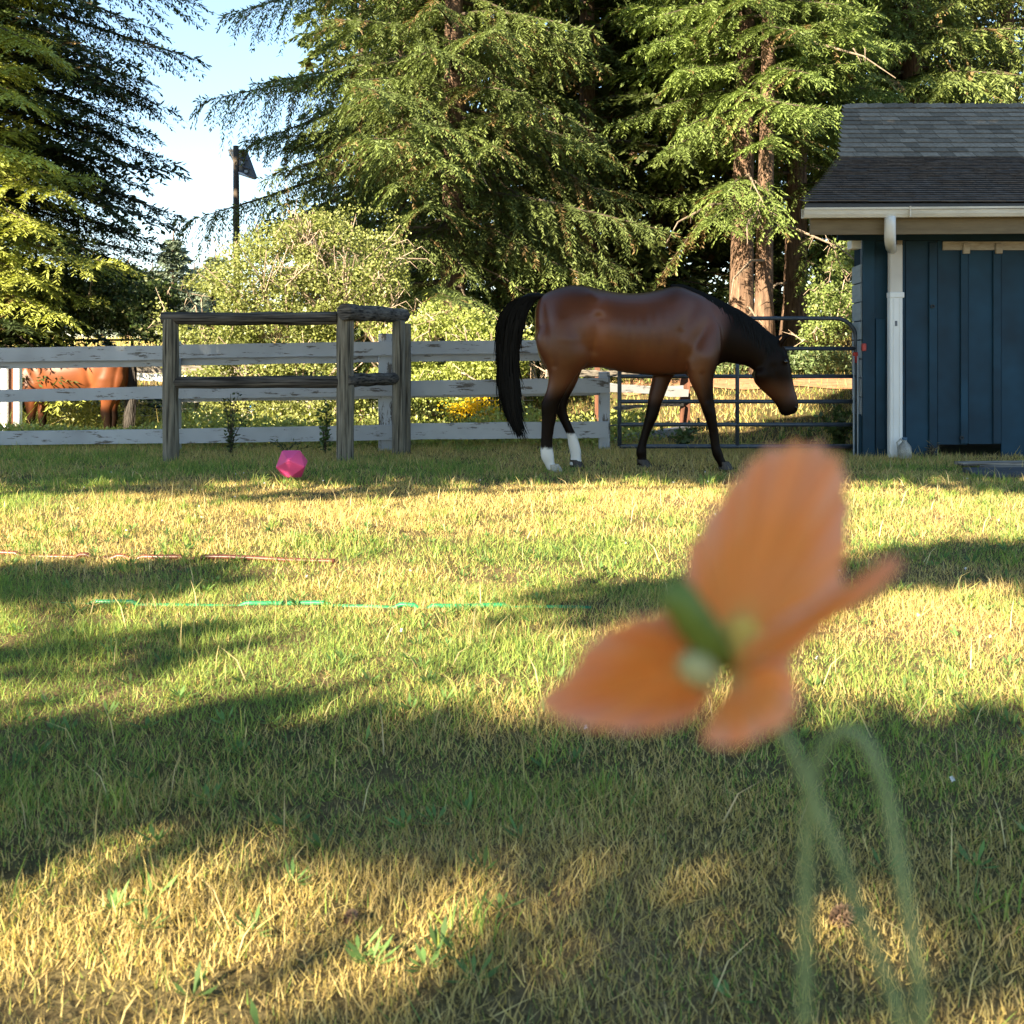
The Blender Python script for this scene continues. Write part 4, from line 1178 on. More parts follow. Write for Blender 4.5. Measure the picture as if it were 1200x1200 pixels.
# things lying by the shed
def jug():
    c = P(1060, 535, 9.72); c.z = 0
    t = thing('plastic_jug', c, 'cloudy plastic jug with a looped handle by the foot of the downspout', 'jug')
    m, N, L, b = mat_new('cloudy_plastic')
    b.inputs['Base Color'].default_value = (0.50, 0.52, 0.50, 1); b.inputs['Roughness'].default_value = 0.35
    b.inputs['Transmission Weight'].default_value = 0.5
    no = N.new('ShaderNodeTexNoise'); no.inputs['Scale'].default_value = 25
    r = ramp(N, [(0.35, (0.30, 0.27, 0.22)), (0.65, (0.62, 0.63, 0.60))]); L.new(no.outputs[0], r.inputs[0]); L.new(r.outputs[0], b.inputs['Base Color'])
    prof = [(0.0, 0.0), (0.058, 0.0), (0.065, 0.01), (0.066, 0.09), (0.058, 0.12), (0.03, 0.155), (0.022, 0.165), (0.022, 0.185), (0.0, 0.186)]
    mb = MB()
    n = 16
    vs, fs = [], []
    for rr, z in prof:
        for k in range(n):
            a = 2 * math.pi * k / n
            vs.append((c.x + max(rr, 0.001) * math.cos(a), c.y + max(rr, 0.001) * math.sin(a), z + 0.012))
    for i in range(len(prof) - 1):
        for k in range(n):
            fs.append((i * n + k, i * n + (k + 1) % n, (i + 1) * n + (k + 1) % n, (i + 1) * n + k))
    mb.add(vs, fs).build('body', m, t, smooth=True)
    MB().tube([c + Vector((-0.02, -0.02, 0.175)), c + Vector((-0.05, -0.03, 0.205)), c + Vector((-0.085, -0.03, 0.17)), c + Vector((-0.075, -0.03, 0.115)), c + Vector((-0.055, -0.02, 0.10))], 0.008, 8).build('handle', m, t, smooth=True)
    MB().tube([c + Vector((0, 0, 0.192)), c + Vector((0, 0, 0.215))], 0.026, 12).build('cap', mat_plain('blue_cap', (0.05, 0.12, 0.2), 0.4), t)
jug()
a, b = P(1123, 549, 9.0), P(1245, 546, 9.0)
tag(MB().beam((a.x, 9.0, 0.045), (b.x, 9.05, 0.05), 0.17, 0.022, 0.003, 5).build('board', M_plank), 'grey weathered board lying on the grass in front of the blue wall', 'board')
tag(MB().beam((a.x + 0.12, 8.80, 0.038), (b.x, 8.77, 0.04), 0.11, 0.02, 0.003, 5).build('board', M_plank), 'narrow grey board lying between the weathered board and the dark mat', 'board')
mm = mat_noise('rubber', [(0.3, (0.035, 0.037, 0.042)), (0.7, (0.075, 0.078, 0.085))], (1, 1, 1), 12, 0.7, 0.2, 0.003)
a = P(1140, 560, 8.4)
mbx = MB()
mbx.add([(a.x - 0.02, 8.28, 0.035), (a.x + 1.9, 8.3, 0.04), (a.x + 1.9, 8.72, 0.055), (a.x + 0.03, 8.66, 0.05), (a.x - 0.02, 8.28, 0.01), (a.x + 1.9, 8.3, 0.01), (a.x + 1.9, 8.72, 0.01), (a.x + 0.03, 8.66, 0.01)],
        [(0, 1, 2, 3), (7, 6, 5, 4), (0, 4, 5, 1), (1, 5, 6, 2), (2, 6, 7, 3), (3, 7, 4, 0)])
tag(mbx.build('rubber_mat', mm), 'dark grey rubber mat lying on the grass in front of the boards', 'mat')


# ---------------------------------------------------------------- pink ball
def ball():
    D = 0.275
    c = P(342, 551, 8.15); c.z = 0.138
    bm = bmesh.new()
    bmesh.ops.create_icosphere(bm, subdivisions=1, radius=D / 2)
    # turn one corner toward the camera, an edge of its ring on top
    v0 = max(bm.verts, key=lambda v: v.co.z).co.normalized()
    q = v0.rotation_difference(Vector((0.03, -0.955, 0.30)).normalized())
    bm.transform(q.to_matrix().to_4x4())
    ax = Vector((0.03, -0.955, 0.30)).normalized()
    best = None
    for k in range(72):
        R = Matrix.Rotation(math.radians(k), 3, ax)
        zs = sorted([(R @ v.co).z for v in bm.verts if v.co.dot(ax) > 0.02 and v.co.dot(ax) < D / 2 * 0.9], reverse=True)
        sc_ = abs(zs[0] - zs[1])
        if best is None or sc_ < best[0]: best = (sc_, k)
    bm.transform(Matrix.Rotation(math.radians(best[1]), 4, ax))
    bmesh.ops.bevel(bm, geom=list(bm.edges), offset=0.004, segments=1, affect='EDGES')
    me = bpy.data.meshes.new('ball'); bm.to_mesh(me); bm.free()
    m = mat_plain('pink_rubber', (0.62, 0.06, 0.20), 0.5, 0.4, var=0.06)
    o = link('ball', me, None, m)
    o.location = c
    tag(o, 'pink faceted horse ball on the grass before the timber frame', 'ball')
ball()

# ---------------------------------------------------------------- hoses
def hose(name, label, pts, r, col, seen):
    m = MB(); q = []
    for i in range(len(pts) - 1):
        for f in np.linspace(0, 1, 16, endpoint=False):
            px = pts[i][0] + (pts[i + 1][0] - pts[i][0]) * f; py = pts[i][1] + (pts[i + 1][1] - pts[i][1]) * f
            Y = CAMZ * FPX / (py - HOR)
            x = (px - 600) / FPX * Y
            q.append(Vector((x, Y + 0.015 * math.sin(x * 5), float(terrain(x, Y)) + (0.012 if any(a_ <= px <= b_ for a_, b_ in seen) else -0.004) + 0.004 * math.sin(x * 7.7))))
    m.tube(q, r, 8)
    tag(m.build(name, mat_plain(name + '_rubber', col, 0.4, 0.4), smooth=True), label, 'hose')
hose('garden_hose', 'reddish brown hose lying across the sunlit lawn at the left', [(-160, 645), (0, 648), (100, 653), (220, 654), (330, 659), (396, 661)], 0.013, (0.10, 0.028, 0.016), ((-200, 20), (90, 105), (135, 150), (165, 215), (235, 395)))
hose('garden_hose', 'bright green hose half hidden in the lawn, nearer than the brown one', [(60, 707), (200, 708), (340, 709), (470, 710), (590, 710), (700, 712)], 0.010, (0.015, 0.17, 0.065), ((110, 160), (285, 385), (470, 490), (505, 590)))


# ---------------------------------------------------------------- pole with panel
def pole():
    Y = 27.0
    t = thing('utility_pole', (P(278, 0, Y).x, Y, float(terrain(-7.3, Y))), 'wooden pole with a dark tilted panel in the sky gap', 'pole')
    b, a = P(278, 430, Y), P(276.5, 171, Y)
    MB().tube([b, b.lerp(a, 0.5), a], [0.10, 0.09, 0.075], 10).build('pole', mat_noise('pole_wood', [(0.3, (0.04, 0.03, 0.022)), (0.7, (0.10, 0.075, 0.055))], (6, 6, 1), 2, 0.9, 0.3), t, smooth=True)
    mdark = mat_plain('panel_dark', (0.012, 0.018, 0.028), 0.5, 0.3)
    mfr = mat_plain('panel_frame', (0.05, 0.05, 0.055), 0.5)
    A, Bq, Cq, Dq = P(268.5, 176, Y + 0.5), P(288, 176.5, Y - 0.12), P(300, 209, Y - 0.5), P(279, 200, Y + 0.2)
    nrm_ = (Bq - A).cross(Dq - A).normalized() * 0.05
    vs = [A, Bq, Cq, Dq] + [p + nrm_ for p in (A, Bq, Cq, Dq)]
    MB().add(vs, [(0, 1, 2, 3), (7, 6, 5, 4), (0, 4, 5, 1), (1, 5, 6, 2), (2, 6, 7, 3), (3, 7, 4, 0)]).build('panel', mdark, t)
    m = MB()
    for p, q in ((A, Bq), (Bq, Cq), (Cq, Dq), (Dq, A), (A.lerp(Dq, 0.35), Bq.lerp(Cq, 0.35)), (A.lerp(Dq, 0.68), Bq.lerp(Cq, 0.68))):
        m.tube([p - nrm_ * 0.2, q - nrm_ * 0.2], 0.035, 4)
    m.build('frame', mfr, t)
    for f in (0.17, 0.5, 0.85):
        c = A.lerp(Dq, f).lerp(Bq.lerp(Cq, f), 0.62)
        n2 = nrm_.normalized()
        if n2.y > 0: n2 = -n2
        MB().box(c + n2 * 0.04, 0.09, 0.03, 0.06).build('bracket', mat_plain('bracket_pale', (0.5, 0.5, 0.48), 0.5), t)
    MB().tube([P(280, 203, Y), P(298, 209, Y - 0.3)], 0.04, 6).build('arm', mat_plain('arm_pale', (0.6, 0.58, 0.55), 0.5), t)
pole()

# ---------------------------------------------------------------- far fences on the left
def far_fences():
    Y = 23.0
    mp = mat_plain('rusty_pipe', (0.10, 0.05, 0.03), 0.6)
    t = thing('pipe_fence', P(90, 420, Y), 'thin rusty pipe fence across the yellow field behind the red brown horse', 'fence')
    MB().tube([P(-60, 398, Y), P(100, 398.5, Y), P(250, 398, Y)], 0.028, 6).build('rail', mp, t)
    for px in (7, 85, 155, 230):
        a = P(px, 398, Y); zb = float(terrain(a.x, Y))
        MB().tube([(a.x, Y, zb - 0.1), (a.x, Y, a.z)], 0.035, 6).build('post', mp, t)
    # white gate posts behind the rails at the far left
    Y = 12.6
    t = thing('gate_posts', P(15, 530, Y), 'pair of white posts with a brown post between, behind the rails at far left', 'gate')
    zb = float(terrain(-6.2, Y)) - 0.1
    for px, w, mt in ((6, 0.075, M_whiteclean), (14.5, 0.07, M_rust), (21, 0.075, M_whiteclean)):
        a = P(px, 428, Y + (0.05 if px == 14.5 else 0))
        MB().box((a.x, a.y, (a.z + zb) / 2), w, 0.08, a.z - zb).build('post', mt, t, bevel=0.005)
    for py in (447, 492):
        MB().beam(P(-40, py, Y + 0.1), P(14, py - 1, Y + 0.1), 0.03, 0.06).build('rail', M_plank, t)
    # grey trough with a white board
    Y = 17.0
    t = thing('feed_trough', P(205, 450, Y), 'grey trough with a bright white board behind the left timber post', 'trough')
    MB().beam(P(150, 432, Y), P(292, 434, Y + 0.2), 0.5, 0.13, 0.004, 4).build('trough', M_plank, t)
    MB().beam(P(146, 440.5, Y - 0.3), P(252, 446, Y - 0.1), 0.03, 0.12, 0.004, 4).build('board', M_whiteclean, t)
    for px in (275,):
        a = P(px, 440, Y + 0.1); zb = float(terrain(a.x, Y)) - 0.1
        MB().box((a.x, Y + 0.1, (a.z + zb) / 2), 0.08, 0.3, a.z - zb).build('leg', M_plank, t)
    # wire fence with pale stakes
    Y = 17.6
    t = thing('wire_fence', P(330, 480, Y), 'wire mesh fence on pale and brown stakes seen between the lower rails', 'fence')
    mw = mat_plain('wire', (0.42, 0.40, 0.36), 0.5)
    mst = mat_noise('pale_stake', [(0.3, (0.34, 0.26, 0.17)), (0.7, (0.60, 0.49, 0.35))], (6, 6, 2), 2, 0.8, 0.2)
    for px, mt, w in ((152, mst, 0.05), (192, mst, 0.05), (245, mst, 0.07), (289, M_plank, 0.14), (294.5, mst, 0.06), (324, M_rust, 0.08), (327.5, mst, 0.06), (362, M_plank, 0.12), (366, mst, 0.06), (393, mst, 0.06), (424, M_rust, 0.06), (560, mst, 0.06), (612, mst, 0.06)):
        a = P(px, 449 + random.uniform(-2, 2), Y); zb = float(terrain(a.x, Y)) - 0.1
        MB().box((a.x, Y + 0.02, (a.z + zb) / 2), w, 0.06, a.z - zb).build('stake', mt, t)
    m = MB()
    for py in (451, 457, 463, 470, 478, 486):
        m.tube([P(140, py + 1, Y - 0.03), P(300, py + 1.5, Y - 0.03), P(440, py, Y - 0.03), P(625, py - 1, Y - 0.03)], 0.006, 4)
    for px in range(200, 440, 14):
        m.tube([P(px, 451, Y - 0.028), P(px, 490, Y - 0.028)], 0.005, 4)
    m.build('wires', mw, t)['kind'] = 'stuff'
    # blue rag on a stake
    c = P(296, 472, Y - 0.08)
    m = MB()
    vs, fs = [], []
    for i in range(6):
        for j in range(3):
            vs.append(c + Vector(((j - 1) * 0.05 + 0.01 * math.sin(i * 2), 0.03 * math.sin(j * 2 + i), 0.16 - i * 0.06)))
    for i in range(5):
        for j in range(2):
            fs.append((i * 3 + j, i * 3 + j + 1, i * 3 + j + 4, i * 3 + j + 3))
    o = m.add(vs, fs).build('rag', mat_plain('blue_cloth', (0.04, 0.22, 0.55), 0.8))
    o.modifiers.new('solid', 'SOLIDIFY').thickness = 0.006
    tag(o, 'blue rag hanging on a stake of the wire fence', 'rag')
far_fences()


# ---------------------------------------------------------------- horses
HS = 9.0 / FPX           # metres per photograph pixel on the horse's plane


def hx(px, py, y=0.0):
    return Vector(((px - 735) * HS, y, (551 - py) * HS))


def horse(name, label, loc, flip, coat, legs, tail, socks, seed):
    rs = np.random.default_rng(seed)
    body = MB()
    YV = Vector((0, 1, 0))
    def dense(L, k=4):
        A = np.array(L, float); out = []
        for i in range(len(A) - 1):
            p0, p1, p2, p3 = A[max(i - 1, 0)], A[i], A[i + 1], A[min(i + 2, len(A) - 1)]
            for f in np.arange(k) / k:
                out.append(0.5 * (2 * p1 + (p2 - p0) * f + (2 * p0 - 5 * p1 + 4 * p2 - p3) * f * f + (3 * p1 - p0 - 3 * p2 + p3) * f ** 3))
        out.append(A[-1])
        return out
    def pairs(lst, yc=0.0):
        lst = [((a[0], a[1]), (a[2], a[3]), max(a[4], 0.01)) for a in dense([(*p, *q_, w) for p, q_, w in lst])]
        body.loft([((hx(a[0], a[1]) + hx(b[0], b[1])) / 2 + YV * yc, YV * w, (hx(a[0], a[1]) - hx(b[0], b[1])) / 2) for a, b, w in lst])
    def rows(lst):
        # (py, xl, xr, depth centre, depth half)
        lst = dense(lst, 3)
        body.loft([(hx((xl + xr) / 2, py, yc), Vector(((xr - xl) / 2 * HS + 0.004, 0, 0)), YV * (ry + 0.004)) for py, xl, xr, yc, ry in lst])
    pairs([((627, 366), (627, 398), 0.09), ((632, 352), (632, 420), 0.17), ((642, 344), (641, 436), 0.22), ((655, 339), (655, 440), 0.26), ((670, 336), (670, 440), 0.28),
           ((687, 337), (687, 434), 0.29), ((705, 341), (705, 433), 0.295), ((728, 345), (728, 438), 0.31), ((753, 345), (753, 441), 0.31), ((775, 341), (775, 442), 0.285),
           ((793, 337), (795, 441), 0.25), ((811, 343), (815, 440), 0.215), ((826, 350), (830, 434), 0.17), ((836, 360), (841, 424), 0.12), ((840, 375), (845, 412), 0.07)])
    pairs([((800, 338), (822, 440), 0.15), ((822, 348), (836, 434), 0.145), ((838, 355), (848, 427), 0.125), ((855, 364), (864, 429), 0.105), ((874, 374), (875, 431), 0.09), ((893, 389), (884, 437), 0.082), ((908, 401), (890, 444), 0.078)])
    pairs([((903, 401), (884, 437), 0.06), ((914, 404), (883, 442), 0.085), ((922, 413), (884, 450), 0.092), ((926, 428), (892, 459), 0.085), ((928.5, 443), (901, 467), 0.068), ((931, 456), (908, 475), 0.056),
           ((934.5, 468), (912, 482), 0.054), ((936, 478), (915, 488), 0.05), ((933, 486), (920, 490), 0.03)])
    for s in (-1, 1):       # ears, cheeks, brow
        e = [(913, 407), (914, 402), (918, 397), (923.5, 394.5), (926, 393.5)]
        rr = [0.018, 0.026, 0.025, 0.014, 0.003]
        body.tube([hx(x + (0 if s < 0 else -4), y, s * (0.05 + 0.008 * i)) for i, (x, y) in enumerate(e)], rr, 8)
        body.loft([(hx(893, 441, s * 0.055) + Vector((0, 0, z * 0.07)), Vector((0.085 * c, 0, 0)), YV * 0.038 * c) for z, c in ((-1, .3), (-.6, .8), (0, 1), (.6, .8), (1, .3))])
        body.loft([(hx(917, 424, s * 0.075) + Vector((0, 0, z * 0.03)), Vector((0.03 * c, 0, 0)), YV * 0.022 * c) for z, c in ((-1, .3), (0, 1), (1, .3))])
        # shoulder and stifle muscles
        body.loft([(hx(819 + 6 * z, 408 - z * 34, s * (0.150 - 0.035 * z)), Vector((0.13 * c, 0, 0)), YV * 0.072 * c) for z, c in ((-1.1, .03), (-1.0, .35), (-.8, .65), (-.5, .9), (0, 1), (.4, .9), (.7, .7), (.95, .4), (1.1, .03))])
        body.loft([(hx(665 + 6 * z, 400 - z * 40, s * 0.19), Vector((0.22 * c, 0, 0)), YV * 0.10 * c) for z, c in ((-1, .3), (-.6, .8), (0, 1), (.6, .8), (1, .35))])
    for L in legs:
        rows(L)
    tmp = body.build('tmp', None)
    md = tmp.modifiers.new('r', 'REMESH'); md.mode = 'VOXEL'; md.voxel_size = 0.0145
    ms = tmp.modifiers.new('s', 'SMOOTH'); ms.factor = 0.5; ms.iterations = 7
    dg = bpy.context.evaluated_depsgraph_get()
    me = bpy.data.meshes.new_from_object(tmp.evaluated_get(dg))
    bpy.data.objects.remove(tmp)
    co = np.empty(len(me.vertices) * 3); me.vertices.foreach_get('co', co); co = co.reshape(-1, 3)
    px = co[:, 0] / HS + 735; py = 551 - co[:, 2] / HS
    coat = np.array(coat); black = coat * 0.04 + np.array([0.002, 0.0018, 0.0016])
    # coat colour: black points and tan muzzle; back and belly edge darker, flank lighter
    k = np.zeros(len(co))
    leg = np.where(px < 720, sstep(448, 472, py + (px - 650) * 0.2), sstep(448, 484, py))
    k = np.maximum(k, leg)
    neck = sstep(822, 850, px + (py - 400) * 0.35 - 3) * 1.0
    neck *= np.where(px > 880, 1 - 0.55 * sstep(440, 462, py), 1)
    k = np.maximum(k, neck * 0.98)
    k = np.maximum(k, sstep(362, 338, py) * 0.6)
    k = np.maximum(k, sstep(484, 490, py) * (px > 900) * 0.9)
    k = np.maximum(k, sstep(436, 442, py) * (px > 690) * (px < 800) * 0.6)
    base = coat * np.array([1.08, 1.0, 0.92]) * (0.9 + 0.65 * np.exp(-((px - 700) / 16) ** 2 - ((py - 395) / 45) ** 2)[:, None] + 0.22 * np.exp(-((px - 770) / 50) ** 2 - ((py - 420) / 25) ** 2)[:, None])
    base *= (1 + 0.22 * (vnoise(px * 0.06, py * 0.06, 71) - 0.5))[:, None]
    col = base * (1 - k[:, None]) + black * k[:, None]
    for x0, x1, y0, yy0, yy1 in socks:
        inside = (px > x0) & (px < x1) & ((co[:, 1] > yy0) & (co[:, 1] < yy1))
        s = sstep(y0 - 1, y0 + 1.5, py + 2.5 * (vnoise(px * 0.6, co[:, 1] * 80, 72) - 0.5)) * inside
        col = col * (1 - s[:, None]) + np.array([0.62, 0.59, 0.55]) * s[:, None]
    me.polygons.foreach_set('use_smooth', np.ones(len(me.polygons), bool))
    a = me.attributes.new('col', 'FLOAT_COLOR', 'POINT')
    cc = np.ones((len(co), 4)); cc[:, :3] = col
    a.data.foreach_set('color', cc.reshape(-1))
    # hollows and edges of the muscles, on both flanks
    def seg(x0, y0, x1, y1, wd):
        dx, dy = x1 - x0, y1 - y0
        tt = np.clip(((px - x0) * dx + (py - y0) * dy) / (dx * dx + dy * dy), 0, 1)
        d2 = (px - x0 - tt * dx) ** 2 + (py - y0 - tt * dy) ** 2
        return np.exp(-d2 / (wd * wd))
    sg = np.sign(co[:, 1]) * sstep(0.03, 0.14, np.abs(co[:, 1]))
    dep = (-0.018 * np.maximum(seg(789, 436, 793, 392, 6), 0.7 * seg(793, 392, 810, 362, 7)) - 0.030 * seg(699, 376, 694, 412, 7) - 0.006 * seg(806, 402, 840, 376, 8)
           + 0.020 * seg(692, 347, 697, 352, 7) + 0.014 * seg(798, 405, 820, 420, 10) + 0.012 * seg(652, 380, 672, 418, 12) - 0.012 * seg(640, 360, 648, 430, 4)
           - 0.005 * seg(826, 385, 838, 425, 8) + (0.0 if flip else 0.003) * np.sin((px - 715) * 0.55) * sstep(712, 725, px) * sstep(790, 775, px) * np.exp(-((py - 400) / 22) ** 2)
           - 0.012 * seg(903, 432, 921, 468, 4) + 0.008 * seg(908, 437, 918, 462, 3) - 0.010 * seg(818, 440, 824, 470, 3))
    co[:, 1] += sg * dep
    if not flip:
        me.vertices.foreach_set('co', co.reshape(-1))
    m, N, Lk, b = mat_new('horse_coat')
    at = N.new('ShaderNodeAttribute'); at.attribute_name = 'col'
    Lk.new(at.outputs['Color'], b.inputs['Base Color'])
    b.inputs['Roughness'].default_value = 0.4
    bw = N.new('ShaderNodeRGBToBW'); Lk.new(at.outputs['Color'], bw.inputs[0])
    mr = N.new('ShaderNodeMapRange'); mr.inputs[1].default_value = 0.006; mr.inputs[2].default_value = 0.035; mr.inputs[3].default_value = 0.07; mr.inputs[4].default_value = 0.15 if flip else 0.42
    Lk.new(bw.outputs[0], mr.inputs[0]); Lk.new(mr.outputs[0], b.inputs['Specular IOR Level'])
    tc = N.new('ShaderNodeTexCoord'); mp = N.new('ShaderNodeMapping'); mp.inputs['Scale'].default_value = (90, 90, 140); mp.inputs['Rotation'].default_value = (0, 0.5, 0)
    no = N.new('ShaderNodeTexNoise'); no.inputs['Scale'].default_value = 1.0; no.inputs['Detail'].default_value = 3
    Lk.new(tc.outputs['Object'], mp.inputs[0]); Lk.new(mp.outputs[0], no.inputs['Vector'])
    bp = N.new('ShaderNodeBump'); bp.inputs['Strength'].default_value = 0.10; bp.inputs['Distance'].default_value = 0.003
    Lk.new(no.outputs[0], bp.inputs['Height']); Lk.new(bp.outputs[0], b.inputs['Normal'])
    if flip:
        co[:, 0] *= -1
        me.vertices.foreach_set('co', co.reshape(-1)); me.flip_normals()
    t = thing(name, loc, label, 'horse')
    me.materials.clear()
    link('body', me, t, m)
    F = -1 if flip else 1
    W = Vector(loc)
    def T(v):
        return W + Vector((v.x * F, v.y, v.z))
    mh = mat_noise('horse_hair', [(0.3, (0.002, 0.002, 0.002)), (0.7, (0.008, 0.007, 0.006))], (40, 40, 3), 3, 0.6, 0.3, 0.004, spec=0.12) if not flip else \
        mat_noise('grey_horse_hair', [(0.3, (0.012, 0.010, 0.009)), (0.7, (0.07, 0.058, 0.05))], (40, 40, 3), 3, 0.5, 0.3, 0.004)
    # tail: core and loose strands
    m = MB()
    pts = [hx(x, y) for x, y, w in tail]
    m.tube([T(p) for p in pts], [w * HS * 0.5 for x, y, w in tail], 10, sq=0.8)
    tl = len(tail)
    V = []
    xs = np.array([[p.x, p.z] for p in pts]); ws = np.array([w * HS for *_, w in tail])
    for q in range(1300):
        f0 = rs.uniform(0.1, 0.75) * (tl - 1); f1 = min(tl - 1 + rs.uniform(-0.5, 0.55), f0 + rs.uniform(2, 5))
        off = rs.uniform(-1, 1); offy = rs.uniform(-1, 1) * math.sqrt(max(0, 1 - off * off)); fan = rs.normal(0.12 * off, 0.25)
        prev = None
        P4 = []
        for f in np.linspace(f0, f1, 6):
            ff = min(f, tl - 1.001); i = int(ff); g = ff - i
            p = xs[i] * (1 - g) + xs[i + 1] * g; w = ws[i] * (1 - g) + ws[i + 1] * g
            ex = max(0, f - tl + 1)
            e = (f - f0) / (f1 - f0)
            P4.append(Vector((p[0] + (off * w * 1.03 + fan * e * e * 0.10) , offy * w * 0.85, p[1] - ex * 0.06 - 0.02 * e)))
        wd = rs.uniform(0.0025, 0.006)
        tap = [1, 1, .9, .8, .5, .15]
        vs = []
        for p, tp in zip(P4, tap):
            vs += [T(p + Vector((-wd * tp, 0, 0))), T(p + Vector((wd * tp, 0.002, 0)))]
        m.add(vs, [(2 * i, 2 * i + 1, 2 * i + 3, 2 * i + 2) for i in range(5)])
    m.build('tail', mh, t, smooth=True)
    # mane: strands over the crest, hanging on both sides
    crest = [(786, 337), (800, 337), (813, 342), (832, 350), (850, 359), (868, 368), (887, 381), (903, 395), (912, 401)]
    m = MB()
    for q in range(620):
        f = rs.uniform(0, len(crest) - 1.01); i = int(f); g = f - i
        x = crest[i][0] * (1 - g) + crest[i + 1][0] * g; y = crest[i][1] * (1 - g) + crest[i + 1][1] * g
        ln = rs.uniform(14, 34) * (0.5 + 0.5 * min(1, f / 2)); sd = -1 if rs.random() < 0.7 else 1
        base_w = np.interp(x, [786, 838, 875, 912], [0.06, 0.10, 0.085, 0.07])
        vs = []
        wd = rs.uniform(0.003, 0.007)
        lean = rs.uniform(-4, 7)
        for k, tp in ((0, 1), (0.3, 1), (0.65, .8), (1, .2)):
            yy = y - 2.0 + ln * k
            bulge = base_w * min(1, math.sin(min(1.0, (k + 0.02) * ln / 34) * 1.45) ** 0.7) + 0.012
            c = hx(x + lean * k, yy, sd * bulge)
            vs += [T(c + Vector((-wd * tp, 0, 0))), T(c + Vector((wd * tp, 0, 0)))]
        m.add(vs, [(2 * i_, 2 * i_ + 1, 2 * i_ + 3, 2 * i_ + 2) for i_ in range(3)])
    m.build('mane', mh, t, smooth=True)
    me_ = mat_plain('horse_eye', (0.01, 0.006, 0.004), 0.08, 0.6)
    for s in (-1, 1):
        c = T(hx(917.5, 425.5, s * 0.09))
        bm = bmesh.new(); bmesh.ops.create_uvsphere(bm, u_segments=12, v_segments=8, radius=0.019)
        eme = bpy.data.meshes.new('eye'); bm.to_mesh(eme); bm.free()
        eme.polygons.foreach_set('use_smooth', [True] * len(eme.polygons))
        o = link('eye', eme, t, me_); o.location = c - W
        c = T(hx(931.5, 479, s * 0.043))
        MB().tube([c + Vector((-0.012 * F, 0, 0.014)), c, c + Vector((0.008 * F, 0, -0.016))], [0.004, 0.008, 0.004], 6).build('nostril', me_, t, smooth=True)
    mho = mat_noise('hoof_horn', [(0.3, (0.02, 0.016, 0.013)), (0.7, (0.07, 0.055, 0.045))], (20, 20, 2), 3, 0.5, 0.2)
    mhp = mat_noise('pale_hoof_horn', [(0.3, (0.30, 0.26, 0.21)), (0.7, (0.50, 0.45, 0.38))], (20, 20, 2), 3, 0.5, 0.2)
    for li, L in enumerate(legs):
        py, xl, xr, yc, ry = L[-1]
        cx = (xl + xr) / 2; hw = (xr - xl) / 2 * HS
        m = MB()
        n = 14
        vs, fs = [], []
        for z, k, dx in ((0.055, 0.86, -0.012), (0.03, 0.98, 0.0), (-0.012, 1.12, 0.012)):
            for q in range(n):
                an = 2 * math.pi * q / n
                vs.append(T(hx(cx, py, yc) + Vector((hw * k * math.cos(an) + dx, ry * k * math.sin(an), z))))
        for i in range(2):
            for q in range(n):
                fs.append((i * n + q, i * n + (q + 1) % n, (i + 1) * n + (q + 1) % n, (i + 1) * n + q))
        fs += [tuple(range(n)), tuple(range(3 * n - 1, 2 * n - 1, -1))]
        m.add(vs, fs).build('hoof', mhp if (li == 0 and not flip) else mho, t, smooth=False)
    return t


nd, fd = -0.135, 0.135
hind_near = [(358, 662, 676, -0.14, 0.02), (366, 648, 692, -0.145, 0.06), (376, 638, 699, -0.15, 0.09), (395, 628, 700, -0.155, 0.12), (412, 630, 696, -0.155, 0.125), (426, 637, 688, -0.15, 0.115), (438, 642, 677, -0.145, 0.09), (450, 642, 668, -0.14, 0.07),
             (462, 639, 661, -0.135, 0.058), (472, 634.5, 656, -0.135, 0.052), (480, 634, 653, -0.135, 0.048), (490, 634.5, 651, -0.135, 0.040), (505, 634, 648, -0.135, 0.036), (520, 633.2, 646.5, -0.135, 0.036),
             (530, 633, 647.5, -0.135, 0.042), (537, 634, 648.5, -0.135, 0.043), (543, 637.5, 649, -0.135, 0.036), (548, 640, 653, -0.135, 0.042), (551, 641, 656.5, -0.135, 0.055)]
hind_far = [(385, 640, 695, 0.14, 0.09), (412, 640, 692, 0.15, 0.11), (438, 650, 682, 0.145, 0.08), (455, 654, 675, 0.14, 0.06), (468, 653, 668, 0.135, 0.05), (480, 651.5, 665, 0.135, 0.045),
            (490, 654, 666.5, 0.135, 0.038), (502, 660, 671, 0.135, 0.034), (514, 665.5, 676.5, 0.135, 0.035), (524, 667, 680, 0.135, 0.040), (533, 669, 682, 0.135, 0.041), (540, 670, 682, 0.135, 0.038), (546, 669, 683, 0.135, 0.046), (549.5, 669, 684, 0.135, 0.052)]
fore_near = [(366, 823, 827, -0.11, 0.008), (374, 816, 834, -0.12, 0.03), (386, 809, 840, -0.13, 0.055), (398, 806, 841, -0.14, 0.072), (412, 804, 841, -0.147, 0.085), (428, 802, 837, -0.145, 0.088), (444, 804, 832, -0.14, 0.075), (460, 811, 832, -0.135, 0.06), (474, 817, 833.5, -0.135, 0.05),
             (484, 820.5, 835, -0.135, 0.05), (492, 823.5, 836, -0.135, 0.044), (507, 827.5, 838, -0.135, 0.035), (522, 829.5, 840, -0.135, 0.035), (531, 831, 843, -0.135, 0.041), (538, 834, 845, -0.135, 0.037), (544, 838, 849, -0.135, 0.045), (548, 838, 853, -0.135, 0.053)]
